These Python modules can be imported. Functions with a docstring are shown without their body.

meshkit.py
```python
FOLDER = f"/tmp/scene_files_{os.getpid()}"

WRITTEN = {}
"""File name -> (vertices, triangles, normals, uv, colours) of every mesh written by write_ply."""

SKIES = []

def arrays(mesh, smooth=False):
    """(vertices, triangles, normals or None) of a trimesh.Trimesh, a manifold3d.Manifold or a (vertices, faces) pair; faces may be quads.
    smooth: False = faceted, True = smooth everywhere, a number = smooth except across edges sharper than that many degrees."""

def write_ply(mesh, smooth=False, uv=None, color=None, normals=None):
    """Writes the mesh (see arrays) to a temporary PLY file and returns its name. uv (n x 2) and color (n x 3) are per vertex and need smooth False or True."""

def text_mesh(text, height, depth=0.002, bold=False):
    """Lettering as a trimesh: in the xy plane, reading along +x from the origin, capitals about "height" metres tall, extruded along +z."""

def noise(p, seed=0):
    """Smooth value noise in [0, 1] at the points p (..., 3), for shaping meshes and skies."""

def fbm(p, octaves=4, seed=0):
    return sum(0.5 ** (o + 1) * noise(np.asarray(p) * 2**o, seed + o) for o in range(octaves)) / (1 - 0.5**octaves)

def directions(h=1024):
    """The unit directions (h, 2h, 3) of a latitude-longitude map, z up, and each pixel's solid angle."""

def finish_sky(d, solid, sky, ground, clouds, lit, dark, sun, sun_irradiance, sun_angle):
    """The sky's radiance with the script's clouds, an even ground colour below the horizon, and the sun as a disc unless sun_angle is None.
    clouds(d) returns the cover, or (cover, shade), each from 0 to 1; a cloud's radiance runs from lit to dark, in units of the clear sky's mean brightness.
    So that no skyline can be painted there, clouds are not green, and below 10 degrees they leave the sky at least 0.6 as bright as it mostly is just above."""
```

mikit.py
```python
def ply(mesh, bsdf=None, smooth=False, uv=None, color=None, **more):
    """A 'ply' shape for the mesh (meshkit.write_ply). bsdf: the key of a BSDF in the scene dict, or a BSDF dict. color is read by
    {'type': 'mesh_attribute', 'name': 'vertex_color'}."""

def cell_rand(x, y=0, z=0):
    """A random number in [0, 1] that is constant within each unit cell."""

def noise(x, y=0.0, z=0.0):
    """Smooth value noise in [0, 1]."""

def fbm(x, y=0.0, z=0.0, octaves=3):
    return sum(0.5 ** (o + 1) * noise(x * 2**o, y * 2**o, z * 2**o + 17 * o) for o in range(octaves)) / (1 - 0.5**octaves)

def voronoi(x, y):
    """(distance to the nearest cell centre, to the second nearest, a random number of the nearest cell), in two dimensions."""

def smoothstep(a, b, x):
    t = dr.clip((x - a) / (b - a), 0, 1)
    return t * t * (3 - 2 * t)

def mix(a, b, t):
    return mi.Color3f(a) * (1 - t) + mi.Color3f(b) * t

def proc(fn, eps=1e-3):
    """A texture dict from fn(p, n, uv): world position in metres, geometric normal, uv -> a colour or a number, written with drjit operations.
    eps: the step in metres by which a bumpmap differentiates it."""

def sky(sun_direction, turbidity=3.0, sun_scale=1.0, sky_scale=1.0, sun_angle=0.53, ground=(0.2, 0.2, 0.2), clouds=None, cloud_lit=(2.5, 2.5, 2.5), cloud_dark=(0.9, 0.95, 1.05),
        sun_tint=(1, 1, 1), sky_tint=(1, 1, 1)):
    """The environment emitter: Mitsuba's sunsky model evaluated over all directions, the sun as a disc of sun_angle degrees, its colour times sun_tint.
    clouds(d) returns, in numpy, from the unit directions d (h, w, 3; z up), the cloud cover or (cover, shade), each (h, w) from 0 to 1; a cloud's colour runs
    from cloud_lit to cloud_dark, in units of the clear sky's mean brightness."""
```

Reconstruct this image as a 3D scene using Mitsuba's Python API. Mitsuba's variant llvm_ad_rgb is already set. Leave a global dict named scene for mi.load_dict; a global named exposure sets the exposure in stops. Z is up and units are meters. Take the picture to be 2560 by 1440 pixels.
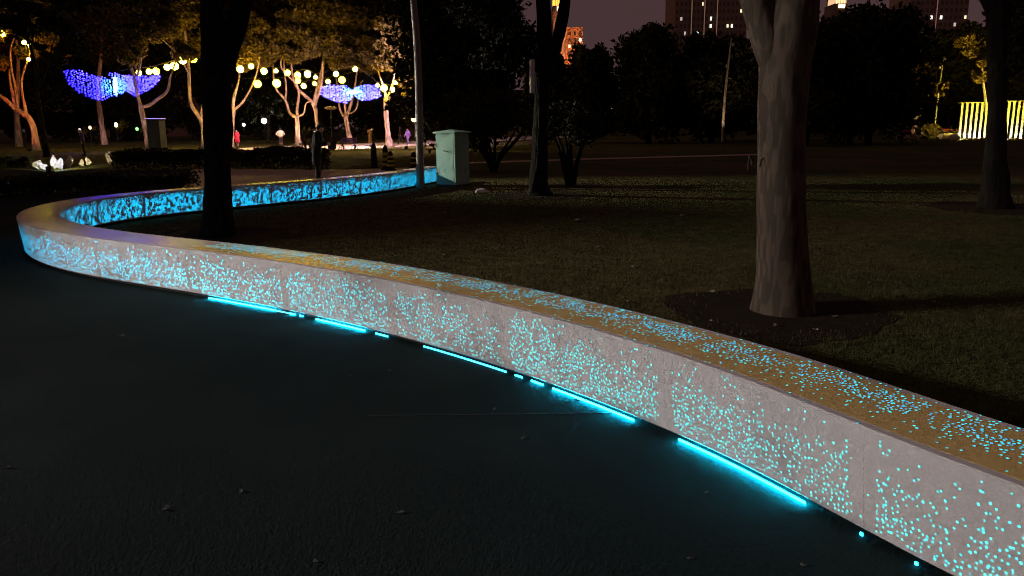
import math
import numpy as np
import trimesh
import manifold3d as m3
import mitsuba as mi
import drjit as dr
from scipy.interpolate import CubicSpline
from shapely.geometry import Polygon, Point
from shapely import contains_xy
import mikit
import meshkit
from mikit import proc, noise, fbm, voronoi, smoothstep, mix, cell_rand

T = mi.ScalarTransform4f
scene, labels = {}, {}
exposure = 0.0

# ---------------------------------------------------------------- camera, sky
EYE = [0.0, 0.0, 1.5]
scene['camera'] = {
    'type': 'perspective', 'fov': 66.56, 'fov_axis': 'x', 'near_clip': 0.05, 'far_clip': 3000.0,
    'to_world': T().look_at(origin=EYE, target=[0, math.cos(0.20281), 1.5 - math.sin(0.20281)], up=[0.00791, 0, 1])}
scene['sky'] = mikit.sky([-0.5, -0.8, 0.03], turbidity=3, sun_scale=0.0, sky_scale=1.8, ground=(0.02, 0.02, 0.02),
                         clouds=lambda d: (np.ones(d.shape[:2]), np.clip(0.75 * meshkit.fbm(d * 3.0, 3, 5) + 0.1, 0, 1)),
                         cloud_lit=(2.1, 1.12, 1.2), cloud_dark=(1.45, 0.80, 0.85))
scene['sky']['sampling_weight'] = 30.0

# ---------------------------------------------------------------- helpers
RNG = np.random.default_rng(7)
used = set()


def uniq(k):
    if k not in used:
        used.add(k)
        return k
    i = 1
    while f'{k}_{i:03d}' in used:
        i += 1
    used.add(f'{k}_{i:03d}')
    return f'{k}_{i:03d}'


def say(key, label, cat=None, group=None, kind=None):
    d = {}
    if label: d['label'] = label
    if cat: d['category'] = cat
    if group: d['group'] = group
    if kind: d['kind'] = kind
    labels[key] = d


def thing(name, label, cat, group=None, kind=None):
    k = uniq(name)
    say(k, label, cat, group, kind)
    return k


def weight(key, e):
    """how often the light sampler picks a lamp: the lamps that light most of the picture oftenest"""
    for word, w in (('street_lamp', 25.0), ('light_mast', 40.0), ('ground_floodlight__', 45.0), ('ground_floodlight', 13.0), ('globe_lantern', 4.0), ('slatted', 45.0), ('light_strip', 3.0), ('bulbs', 6.0),
                    ('light_dots', 0.3), ('far_lamp', 1.0), ('pillar', 3.0), ('ground_spotlight', 30.0), ('block_002__floodlight', 25.0), ('uplight', 1.0)):
        if word in key:
            e['sampling_weight'] = w
            return e
    e['sampling_weight'] = 0.04
    return e


def put(key, mesh, mat, smooth=False, emit=None, color=None):
    """one mesh under an exact key"""
    d = mikit.ply(mesh, mat, smooth=smooth, color=color)
    if emit is not None:
        d['emitter'] = weight(key, {'type': 'area', 'radiance': emit if isinstance(emit, dict) else {'type': 'rgb', 'value': [float(x) for x in emit]}})
    scene[key] = d
    return key


def part(parent, name, mesh, mat, smooth=False, emit=None, color=None, label=None, kind=None):
    k = uniq(parent + '__' + name)
    put(k, mesh, mat, smooth, emit, color)
    if label or kind: say(k, label, None, None, kind)
    return k


class MB:
    def __init__(self):
        self.v, self.f, self.n = [], [], 0

    def add(self, m):
        v, f = (m.vertices, m.faces) if hasattr(m, 'vertices') else m
        v, f = np.asarray(v, float), np.asarray(f, int)
        if f.shape[1] == 4:
            f = np.vstack([f[:, [0, 1, 2]], f[:, [0, 2, 3]]])
        self.v.append(v); self.f.append(f + self.n); self.n += len(v)
        return self

    def get(self):
        return np.vstack(self.v), np.vstack(self.f)


def join(*ms):
    b = MB()
    for m in ms: b.add(m)
    return b.get()


def box(c, s, rz=0.0):
    """axis box: centre, full size, turned about z"""
    v = np.array([[x, y, z] for x in (-.5, .5) for y in (-.5, .5) for z in (-.5, .5)]) * np.asarray(s, float)
    if rz:
        cs, sn = math.cos(rz), math.sin(rz)
        v = np.stack([cs * v[:, 0] - sn * v[:, 1], sn * v[:, 0] + cs * v[:, 1], v[:, 2]], 1)
    f = np.array([[0, 1, 3, 2], [4, 6, 7, 5], [0, 4, 5, 1], [2, 3, 7, 6], [0, 2, 6, 4], [1, 5, 7, 3]])
    return v + np.asarray(c, float), np.vstack([f[:, [0, 1, 2]], f[:, [0, 2, 3]]])


def rbox(c, s, r, rz=0.0):
    """box with rounded vertical and horizontal edges"""
    h = np.asarray(s, float) / 2 - r
    b = m3.Manifold.batch_hull([m3.Manifold.sphere(r, 8).translate([x * h[0], y * h[1], z * h[2]]) for x in (-1, 1) for y in (-1, 1) for z in (-1, 1)])
    m = b.rotate([0, 0, math.degrees(rz)]).translate([float(x) for x in c]).to_mesh()
    return np.array(m.vert_properties[:, :3]), np.array(m.tri_verts)


def tube(p, r, n=8, rough=0.0, seed=0, cap=True):
    p = np.asarray(p, float); r = np.broadcast_to(np.asarray(r, float), (len(p),))
    t = np.gradient(p, axis=0) if len(p) > 2 else np.repeat((p[1] - p[0])[None], 2, 0)
    t /= np.linalg.norm(t, axis=1, keepdims=True) + 1e-12
    ref = np.array([0.31, 0.95, 0.05]) if abs(t[0, 1]) < 0.8 else np.array([1.0, 0, 0.1])
    a = np.cross(t, ref); a /= np.linalg.norm(a, axis=1, keepdims=True)
    b = np.cross(t, a)
    ang = np.arange(n) * 2 * np.pi / n
    rr = r[:, None] * np.ones((1, n))
    v = p[:, None] + rr[..., None] * (np.cos(ang)[None, :, None] * a[:, None] + np.sin(ang)[None, :, None] * b[:, None])
    if rough:
        k = meshkit.fbm(v * np.array([5, 5, 2.2]) / max(r.max() * 4, .05), 3, seed) - 0.5
        v = p[:, None] + (v - p[:, None]) * (1 + 2 * rough * k[..., None])
    v = v.reshape(-1, 3)
    i, j = np.meshgrid(np.arange(len(p) - 1), np.arange(n), indexing='ij')
    q = np.stack([i * n + j, i * n + (j + 1) % n, (i + 1) * n + (j + 1) % n, (i + 1) * n + j], -1).reshape(-1, 4)
    f = np.vstack([q[:, [0, 1, 2]], q[:, [0, 2, 3]]])
    if cap:
        v = np.vstack([v, p[:1], p[-1:]])
        k = np.arange(n); e = (len(p) - 1) * n
        f = np.vstack([f, np.stack([k * 0 + len(v) - 2, (k + 1) % n, k], 1), np.stack([k * 0 + len(v) - 1, e + k, e + (k + 1) % n], 1)])
    return v, f


def smooth_path(p, r, m=5):
    """resample a polyline with a spline"""
    p = np.asarray(p, float); r = np.asarray(r, float)
    if len(p) < 3: return p, r
    s = np.r_[0, np.cumsum(np.linalg.norm(np.diff(p, axis=0), axis=1))]
    u = np.linspace(0, s[-1], (len(p) - 1) * m + 1)
    return CubicSpline(s, p)(u), np.interp(u, s, r)


def lathe(profile, c, n=20):
    """profile [(r,z)...] turned about z"""
    pr = np.asarray(profile, float); ang = np.arange(n) * 2 * np.pi / n
    v = np.stack([pr[:, None, 0] * np.cos(ang), pr[:, None, 0] * np.sin(ang), pr[:, None, 1] * np.ones(n)], -1).reshape(-1, 3)
    i, j = np.meshgrid(np.arange(len(pr) - 1), np.arange(n), indexing='ij')
    q = np.stack([i * n + j, i * n + (j + 1) % n, (i + 1) * n + (j + 1) % n, (i + 1) * n + j], -1).reshape(-1, 4)
    return v + np.asarray(c, float), np.vstack([q[:, [0, 1, 2]], q[:, [0, 2, 3]]])


def ball(c, r, sub=2, sq=(1, 1, 1)):
    m = trimesh.creation.icosphere(subdivisions=sub, radius=1.0)
    return np.array(m.vertices) * r * np.asarray(sq) + np.asarray(c, float), np.array(m.faces)


def leaf_cards(pts, size, rng, up=0.25, jitter=0.35):
    """small folded leaves (two triangles each) at points"""
    n = len(pts)
    nrm = rng.normal(size=(n, 3)); nrm[:, 2] = np.abs(nrm[:, 2]) + up
    nrm /= np.linalg.norm(nrm, axis=1, keepdims=True)
    a = np.cross(nrm, rng.normal(size=(n, 3))); a /= np.linalg.norm(a, axis=1, keepdims=True)
    b = np.cross(nrm, a)
    s = size * (1 + jitter * rng.uniform(-1, 1, (n, 1)))
    v = np.stack([pts - a * s, pts + b * s * 0.5 - nrm * s * 0.12, pts + a * s, pts - b * s * 0.5 - nrm * s * 0.12], 1).reshape(-1, 3)
    k = np.arange(n)[:, None] * 4
    return v, np.vstack([k + [0, 1, 2], k + [0, 2, 3]])


def crown_points(clumps, per, rng, shell=0.55, sub=7):
    """clumps [(centre, (rx,ry,rz))] -> points gathered in small sub-clumps inside each ellipsoid"""
    out = []
    for c, r in clumps:
        c, r = np.asarray(c, float), np.asarray(r, float)
        d = rng.normal(size=(sub, 3)); d /= np.linalg.norm(d, axis=1, keepdims=True)
        cc = c + d * r * rng.uniform(0.25, 0.85, (sub, 1))
        k = rng.integers(0, sub, per)
        e = rng.normal(size=(per, 3)); e /= np.linalg.norm(e, axis=1, keepdims=True)
        out.append(cc[k] + e * r * shell * rng.uniform(0.15, 1.0, (per, 1)) ** 0.6)
    return np.vstack(out)


# ---------------------------------------------------------------- materials
def mat(name, d, two=True):
    scene['mat_' + name] = {'type': 'twosided', 'bsdf': d} if two else d
    return 'mat_' + name


def flat(name, col, rough=0.7, metallic=0.0, spec=0.4):
    return mat(name, {'type': 'principled', 'base_color': {'type': 'rgb', 'value': list(col)}, 'roughness': rough, 'metallic': metallic, 'specular': spec})


def P(fn, rough=0.8, spec=0.3, bump=None, bs=0.01, eps=2e-3):
    d = {'type': 'principled', 'base_color': proc(fn), 'roughness': rough, 'specular': spec}
    if bump is not None:
        d = {'type': 'bumpmap', 'arbitrary': proc(bump, eps), 'scale': bs, 'bsdf': d}
    return d


def grass_col(p, n, uv):
    k = fbm(p.x * 0.35, p.y * 0.35, 3.0, 4)
    q = fbm(p.x * 9, p.y * 9, 1.0, 2)
    c = mix((0.046, 0.055, 0.018), (0.074, 0.064, 0.026), smoothstep(0.35, 0.65, k))
    return c * (0.55 + 0.9 * q)


def asphalt_col(p, n, uv):
    k = fbm(p.x * 0.6, p.y * 0.6, 0.0, 4)
    g = noise(p.x * 260, p.y * 260, 0.0)
    w = smoothstep(0.52, 0.72, fbm(p.x * 1.7 + 9, p.y * 1.7, 2.0, 3))
    return mi.Color3f(0.0115, 0.0185, 0.0175) * (0.45 + 1.0 * k) * (0.72 + 0.65 * g) + mi.Color3f(0.003, 0.0034, 0.003) * w


mat('grass', P(grass_col, 0.95, 0.1, lambda p, n, uv: fbm(p.x * 26, p.y * 26, 0.0, 3), 0.03))
mat('asphalt', P(asphalt_col, 0.95, 0.08, lambda p, n, uv: noise(p.x * 150, p.y * 150, 0.0) + 0.6 * noise(p.x * 61, p.y * 61, 4.0), 0.0035, 1e-3))
mat('paving', P(lambda p, n, uv: mix((0.30, 0.235, 0.165), (0.38, 0.30, 0.22), fbm(p.x * 1.2, p.y * 1.2, 0.0, 4)) * (0.8 + 0.35 * noise(p.x * 40, p.y * 40, 0.0)), 0.75, 0.3))
mat('pale_path', P(lambda p, n, uv: mix((0.40, 0.36, 0.33), (0.50, 0.45, 0.42), fbm(p.x * 0.5, p.y * 0.5, 0.0, 4)), 0.85, 0.2))
mat('soil', P(lambda p, n, uv: mix((0.016, 0.013, 0.009), (0.03, 0.022, 0.014), fbm(p.x * 6, p.y * 6, 0.0, 3)), 0.95, 0.1))


def concrete(a, b, stain=0.32):
    def fn(p, n, uv):
        k = fbm(p.x * 2.1, p.y * 2.1, p.z * 3.0, 4)
        g = noise(p.x * 170, p.y * 170, p.z * 170)
        s = smoothstep(0.55, 0.75, fbm(p.x * 1.3 + 31, p.y * 1.3, p.z * 2.2 + 5, 3))
        drip = smoothstep(0.6, 0.9, noise(p.x * 9 + 3, p.y * 9, p.z * 0.8)) * 0.12
        return mix(a, b, k) * (0.9 + 0.2 * g) * (1 - stain * s - drip)
    return fn


FRONT = mat('bench_front', P(concrete((0.56, 0.535, 0.515), (0.63, 0.60, 0.58)), 0.55, 0.35, lambda p, n, uv: fbm(p.x * 60, p.y * 60, p.z * 60, 2), 0.0008, 1e-3))
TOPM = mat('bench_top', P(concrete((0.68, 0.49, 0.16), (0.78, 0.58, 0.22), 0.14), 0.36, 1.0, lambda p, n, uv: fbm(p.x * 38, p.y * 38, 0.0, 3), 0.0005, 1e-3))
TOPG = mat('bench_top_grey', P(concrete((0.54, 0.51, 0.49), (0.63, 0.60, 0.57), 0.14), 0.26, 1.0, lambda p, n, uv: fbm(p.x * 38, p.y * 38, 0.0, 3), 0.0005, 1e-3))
BASEM = flat('bench_plinth', (0.02, 0.02, 0.02), 0.9)
FIBRE = flat('fibre', (0.36, 0.48, 0.48), 0.5)
LED = flat('led', (0.5, 0.75, 0.8), 0.4)


def bark(c0, c1, f=5.0):
    def fn(p, n, uv):
        k = fbm(p.x * f, p.y * f, p.z * f * 0.35, 4)
        s = smoothstep(0.45, 0.6, noise(p.x * f * 4, p.y * f * 4, p.z * f * 0.7))
        return mix(c0, c1, k) * (0.7 + 0.45 * s)
    return fn


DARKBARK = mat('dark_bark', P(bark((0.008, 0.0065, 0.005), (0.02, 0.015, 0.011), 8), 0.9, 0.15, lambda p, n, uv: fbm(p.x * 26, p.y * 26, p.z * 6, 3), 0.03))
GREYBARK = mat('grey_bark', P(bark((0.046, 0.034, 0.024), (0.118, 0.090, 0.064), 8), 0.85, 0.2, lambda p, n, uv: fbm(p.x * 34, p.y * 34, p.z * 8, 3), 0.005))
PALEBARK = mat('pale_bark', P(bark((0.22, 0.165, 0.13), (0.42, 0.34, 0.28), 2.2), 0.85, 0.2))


def leafmat(name, a, b, trans=0.8):
    return mat(name, {'type': 'principledthin', 'base_color': proc(lambda p, n, uv: mix(a, b, noise(p.x * 2.3, p.y * 2.3, p.z * 2.3)) * (0.6 + 0.8 * cell_rand(p.x * 9, p.y * 9, p.z * 9))),
                      'roughness': 0.6, 'diff_trans': trans, 'spec_trans': 0.0}, two=False)


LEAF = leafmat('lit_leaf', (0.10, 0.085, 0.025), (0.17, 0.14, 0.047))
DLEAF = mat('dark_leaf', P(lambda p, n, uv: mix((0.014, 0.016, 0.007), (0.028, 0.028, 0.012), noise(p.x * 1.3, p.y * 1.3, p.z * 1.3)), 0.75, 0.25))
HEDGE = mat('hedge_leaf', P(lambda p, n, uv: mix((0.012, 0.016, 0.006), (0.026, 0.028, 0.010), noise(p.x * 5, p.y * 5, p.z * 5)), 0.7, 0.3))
STEEL = mat('grey_steel', P(lambda p, n, uv: mix((0.20, 0.185, 0.165), (0.27, 0.25, 0.22), fbm(p.x * 6, p.y * 6, p.z * 1.3, 3)), 0.5, 0.5))
DARKMETAL = flat('dark_metal', (0.03, 0.028, 0.026), 0.5, 0.0, 0.5)
WIRE = flat('wire', (0.03, 0.025, 0.02), 0.7)
GLASSW = flat('warm_glass', (0.8, 0.75, 0.65), 0.3)
WHITEP = mat('white_plastic', P(lambda p, n, uv: mi.Color3f(0.72, 0.69, 0.65) * (0.85 + 0.2 * fbm(p.x * 9, p.y * 9, p.z * 3, 3)), 0.45, 0.5))
SKIN = flat('skin', (0.42, 0.27, 0.20), 0.6)
HAIR = flat('hair', (0.012, 0.010, 0.009), 0.5)
for nm, c in dict(black_cloth=(0.007, 0.007, 0.008), grey_cloth=(0.16, 0.15, 0.16), white_cloth=(0.72, 0.68, 0.62), pink_cloth=(0.62, 0.03, 0.10), purple_cloth=(0.26, 0.15, 0.50),
                  dark_cloth=(0.028, 0.024, 0.026), navy_cloth=(0.05, 0.03, 0.14), shoe=(0.02, 0.02, 0.02), pale_cap=(0.62, 0.42, 0.46)).items():
    flat(nm, c, 0.85, 0, 0.2)

# ---------------------------------------------------------------- measured tables (metres)
TREES = {'A': (63.0, [[(-37.69, -0.01, 0.291), (-37.67, 1.14, 0.242), (-37.84, 2.23, 0.226), (-38.27, 2.85, 0.226), (-38.9, 3.25, 0.194), (-39.6, 3.93, 0.162), (-40.47, 4.39, 0.129)], [(-38.9, 3.25, 0.145), (-39.17, 4.08, 0.129), (-39.45, 4.99, 0.097), (-39.57, 6.35, 0.065)], [(-38.75, 3.19, 0.129), (-38.77, 4.23, 0.113), (-38.88, 5.75, 0.081), (-38.92, 7.25, 0.065), (-38.49, 8.58, 0.048)], [(-38.15, 2.75, 0.129), (-38.12, 3.92, 0.097), (-38.0, 5.29, 0.081), (-37.35, 6.64, 0.065), (-36.69, 8.12, 0.048)]], [(-39.07, 8.88, 0.9, 0.65), (-38.48, 7.54, 0.97, 0.58), (-36.44, 8.86, 1.1, 0.65), (-37.4, 9.75, 0.9, 0.58), (-35.18, 7.87, 1.03, 0.58), (-40.0, 6.66, 0.97, 0.65), (-36.54, 10.48, 1.94, 0.71), (-38.57, 10.2, 1.29, 0.71)]), 'B': (47.5, [[(-27.85, -0.05, 0.158), (-27.89, 1.46, 0.158), (-27.98, 2.86, 0.171), (-28.02, 3.78, 0.158)], [(-28.0, 3.2, 0.097), (-28.18, 4.01, 0.085), (-28.32, 4.69, 0.073), (-28.53, 5.6, 0.061), (-28.54, 6.95, 0.049)], [(-28.03, 3.73, 0.11), (-27.72, 5.14, 0.085), (-27.9, 6.5, 0.061), (-27.87, 7.61, 0.049)], [(-27.83, 3.04, 0.073), (-27.12, 3.43, 0.061), (-26.56, 4.11, 0.049), (-26.27, 4.9, 0.049), (-25.9, 6.03, 0.037)], [(-28.0, 3.78, 0.085), (-27.24, 5.25, 0.061), (-26.85, 6.49, 0.037)]], [(-28.45, 7.61, 1.22, 0.73), (-26.85, 7.38, 1.22, 0.73), (-26.03, 6.48, 0.97, 0.58), (-27.64, 8.49, 1.95, 0.61)]), 'C': (54.3, [[(-24.75, -0.03, 0.209), (-24.85, 1.13, 0.181), (-24.98, 2.33, 0.181), (-25.08, 3.21, 0.167)], [(-25.08, 3.16, 0.125), (-25.1, 4.05, 0.111), (-25.1, 5.09, 0.097), (-25.2, 6.13, 0.07), (-24.77, 7.67, 0.056)], [(-25.1, 5.04, 0.084), (-24.72, 6.39, 0.07), (-24.35, 8.43, 0.042)], [(-24.98, 3.05, 0.111), (-24.42, 3.26, 0.111), (-23.83, 3.7, 0.111), (-23.39, 4.09, 0.097), (-23.15, 4.95, 0.07), (-22.82, 5.86, 0.056), (-22.83, 7.14, 0.042)]], [(-24.83, 7.16, 0.89, 0.84), (-23.7, 7.79, 1.25, 0.78), (-22.7, 8.41, 1.25, 0.78), (-22.32, 6.88, 0.95, 0.72), (-23.97, 9.06, 1.53, 0.7), (-21.82, 9.29, 1.53, 0.7), (-25.19, 6.26, 0.56, 0.56)]), 'D': (64.0, [[(-24.72, -0.05, 0.213), (-24.7, 1.66, 0.197), (-24.89, 2.45, 0.181), (-25.45, 3.39, 0.148), (-25.54, 4.47, 0.131), (-25.46, 5.71, 0.131), (-25.45, 7.53, 0.115), (-25.44, 9.64, 0.082)], [(-25.45, 5.86, 0.082), (-26.19, 7.39, 0.066), (-27.13, 8.45, 0.049)], [(-24.82, 2.54, 0.131), (-24.42, 3.47, 0.115), (-24.05, 4.77, 0.098), (-23.83, 6.61, 0.066)]], [(-25.19, 9.64, 1.48, 0.98), (-24.39, 8.13, 0.98, 0.98), (-26.22, 8.75, 0.98, 0.66), (-24.46, 10.82, 1.97, 0.82), (-23.39, 8.73, 0.98, 0.98)]), 'E': (70.0, [[(-24.87, -0.0, 0.359), (-24.61, 1.48, 0.269), (-24.34, 2.68, 0.215), (-24.21, 3.43, 0.162)], [(-24.44, 3.16, 0.126), (-23.93, 3.43, 0.108), (-23.24, 4.21, 0.09), (-22.76, 5.05, 0.09), (-22.17, 6.46, 0.072), (-21.93, 7.72, 0.054)], [(-24.25, 3.3, 0.162), (-24.13, 4.39, 0.144), (-23.86, 5.23, 0.09), (-23.78, 7.07, 0.072)]], [(-22.8, 7.73, 1.22, 0.86), (-21.86, 8.72, 1.08, 0.86), (-23.53, 9.39, 1.44, 1.08), (-22.08, 10.36, 1.79, 1.08), (-23.38, 6.9, 0.65, 0.43)]), 'F': (74.0, [[(-19.79, 0.05, 0.266), (-19.82, 1.25, 0.228), (-19.79, 2.34, 0.209), (-19.8, 2.78, 0.19)], [(-19.81, 2.63, 0.152), (-20.52, 3.15, 0.133), (-20.82, 4.16, 0.114), (-21.43, 4.88, 0.095), (-21.79, 6.13, 0.076), (-21.82, 7.72, 0.057)], [(-20.82, 4.08, 0.095), (-20.75, 5.23, 0.095), (-20.92, 6.47, 0.076), (-21.0, 8.06, 0.057)], [(-19.73, 2.71, 0.133), (-19.49, 4.15, 0.114), (-19.45, 5.4, 0.095), (-20.2, 6.29, 0.076), (-20.34, 8.06, 0.057)], [(-19.66, 2.71, 0.095), (-19.02, 3.35, 0.076), (-18.85, 3.85, 0.057), (-18.47, 3.99, 0.057)]], [(-21.34, 8.42, 1.52, 1.06), (-19.72, 8.05, 1.52, 0.99), (-21.62, 9.64, 1.52, 0.95), (-20.13, 10.15, 2.09, 1.14), (-18.4, 8.74, 1.14, 1.14), (-22.51, 7.37, 0.95, 0.53), (-19.3, 11.87, 2.66, 0.95)]), 'G': (76.0, [[(-18.48, -0.05, 0.214), (-18.43, 1.61, 0.175), (-18.51, 2.73, 0.175), (-18.64, 3.76, 0.214), (-19.17, 4.39, 0.156), (-20.07, 5.25, 0.136), (-20.46, 6.24, 0.097), (-20.54, 7.87, 0.078)], [(-18.61, 3.62, 0.234), (-18.3, 5.12, 0.234), (-17.9, 6.76, 0.175), (-17.61, 8.57, 0.136), (-17.7, 10.36, 0.097)], [(-18.27, 4.39, 0.117), (-17.57, 6.03, 0.097), (-17.3, 7.48, 0.078)]], [(-17.74, 9.65, 1.75, 1.17), (-16.49, 8.56, 1.36, 0.97), (-18.81, 10.37, 1.75, 1.09), (-16.9, 11.24, 2.34, 1.09), (-15.98, 7.47, 0.97, 0.62), (-17.94, 12.49, 2.73, 0.97)]), 'H': (80.0, [[(-16.21, 0.24, 0.267), (-16.35, 1.39, 0.226), (-16.47, 2.37, 0.246), (-16.44, 2.92, 0.246)], [(-16.57, 2.69, 0.144), (-17.06, 3.36, 0.123), (-17.16, 4.33, 0.103), (-17.23, 5.3, 0.082), (-17.36, 6.65, 0.062)], [(-16.45, 2.77, 0.123), (-16.51, 3.94, 0.123), (-16.47, 5.49, 0.082), (-16.88, 6.64, 0.062)], [(-16.37, 2.77, 0.144), (-16.0, 3.74, 0.144), (-15.67, 4.71, 0.123), (-15.32, 6.25, 0.082), (-15.05, 7.78, 0.062)], [(-16.23, 3.0, 0.082), (-15.53, 3.38, 0.082), (-15.29, 4.32, 0.082), (-14.72, 6.24, 0.062)]], [(-16.39, 8.55, 1.56, 0.98), (-15.24, 7.78, 1.44, 0.82), (-14.38, 9.29, 1.64, 1.03), (-15.53, 10.05, 2.05, 1.15), (-13.68, 7.38, 1.15, 0.66), (-15.42, 12.3, 3.28, 1.23)]), 'I': (66.6, [[(-10.19, -0.07, 0.324), (-10.28, 1.06, 0.222), (-10.36, 2.53, 0.205), (-10.33, 3.99, 0.205)], [(-10.37, 3.92, 0.102), (-10.56, 4.95, 0.102), (-10.91, 5.92, 0.068), (-11.03, 7.03, 0.051)], [(-10.27, 3.89, 0.12), (-9.8, 4.95, 0.102), (-9.59, 5.91, 0.068), (-9.38, 7.33, 0.051)], [(-10.25, 3.57, 0.085), (-9.97, 3.89, 0.085), (-9.77, 4.72, 0.068)]], [(-10.39, 6.71, 1.16, 0.75), (-9.05, 7.33, 1.02, 0.75), (-8.79, 5.42, 0.75, 0.68), (-9.5, 8.28, 1.54, 0.85), (-8.25, 6.53, 0.68, 0.75), (-9.28, 9.84, 2.05, 1.02), (-8.66, 4.3, 0.48, 0.41)]), 'K': (88.0, [[(-44.98, 0.46, 0.316), (-45.13, 1.81, 0.293), (-45.16, 3.53, 0.271), (-45.14, 5.24, 0.248), (-44.63, 8.2, 0.203), (-44.03, 11.53, 0.135)]], [(-44.03, 11.53, 2.71, 1.81), (-45.3, 9.88, 2.03, 1.13), (-42.66, 10.27, 1.81, 1.13), (-43.8, 13.58, 3.16, 1.35)]), 'L': (80.0, [[(-49.59, 0.58, 0.308), (-49.5, 1.84, 0.267), (-49.31, 3.8, 0.246), (-48.83, 6.5, 0.185), (-48.51, 10.3, 0.123)]], [(-48.3, 11.8, 2.46, 1.64), (-49.74, 9.93, 1.64, 1.23)]), 'J': (82.0, [[(41.59, 0.41, 0.189), (41.2, 1.95, 0.147), (40.6, 3.95, 0.105), (40.2, 5.54, 0.084)], [(41.63, 0.41, 0.168), (41.86, 1.94, 0.126), (41.76, 3.74, 0.105), (42.02, 5.33, 0.084)], [(41.5, 0.49, 0.147), (41.4, 2.35, 0.126), (41.19, 4.15, 0.105), (40.86, 6.33, 0.084)], [(41.75, 3.47, 0.084), (42.24, 4.74, 0.063), (43.16, 5.72, 0.063)]], [(42.12, 5.92, 1.43, 0.76), (40.79, 7.11, 1.51, 0.93), (43.0, 5.32, 0.93, 0.5), (42.41, 7.1, 0.84, 0.5), (41.04, 8.67, 1.68, 1.26), (39.39, 9.07, 1.43, 0.93), (43.08, 4.53, 0.67, 0.29)]), 'M': (82.0, [[(49.27, 0.47, 0.189), (48.85, 2.69, 0.168), (48.33, 5.08, 0.126), (47.85, 7.45, 0.084)]], [(47.81, 7.84, 1.09, 0.76), (48.19, 6.27, 0.93, 0.67), (47.09, 8.82, 1.01, 0.59), (48.69, 9.0, 1.51, 1.26), (45.77, 9.8, 1.26, 0.67)])}
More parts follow.
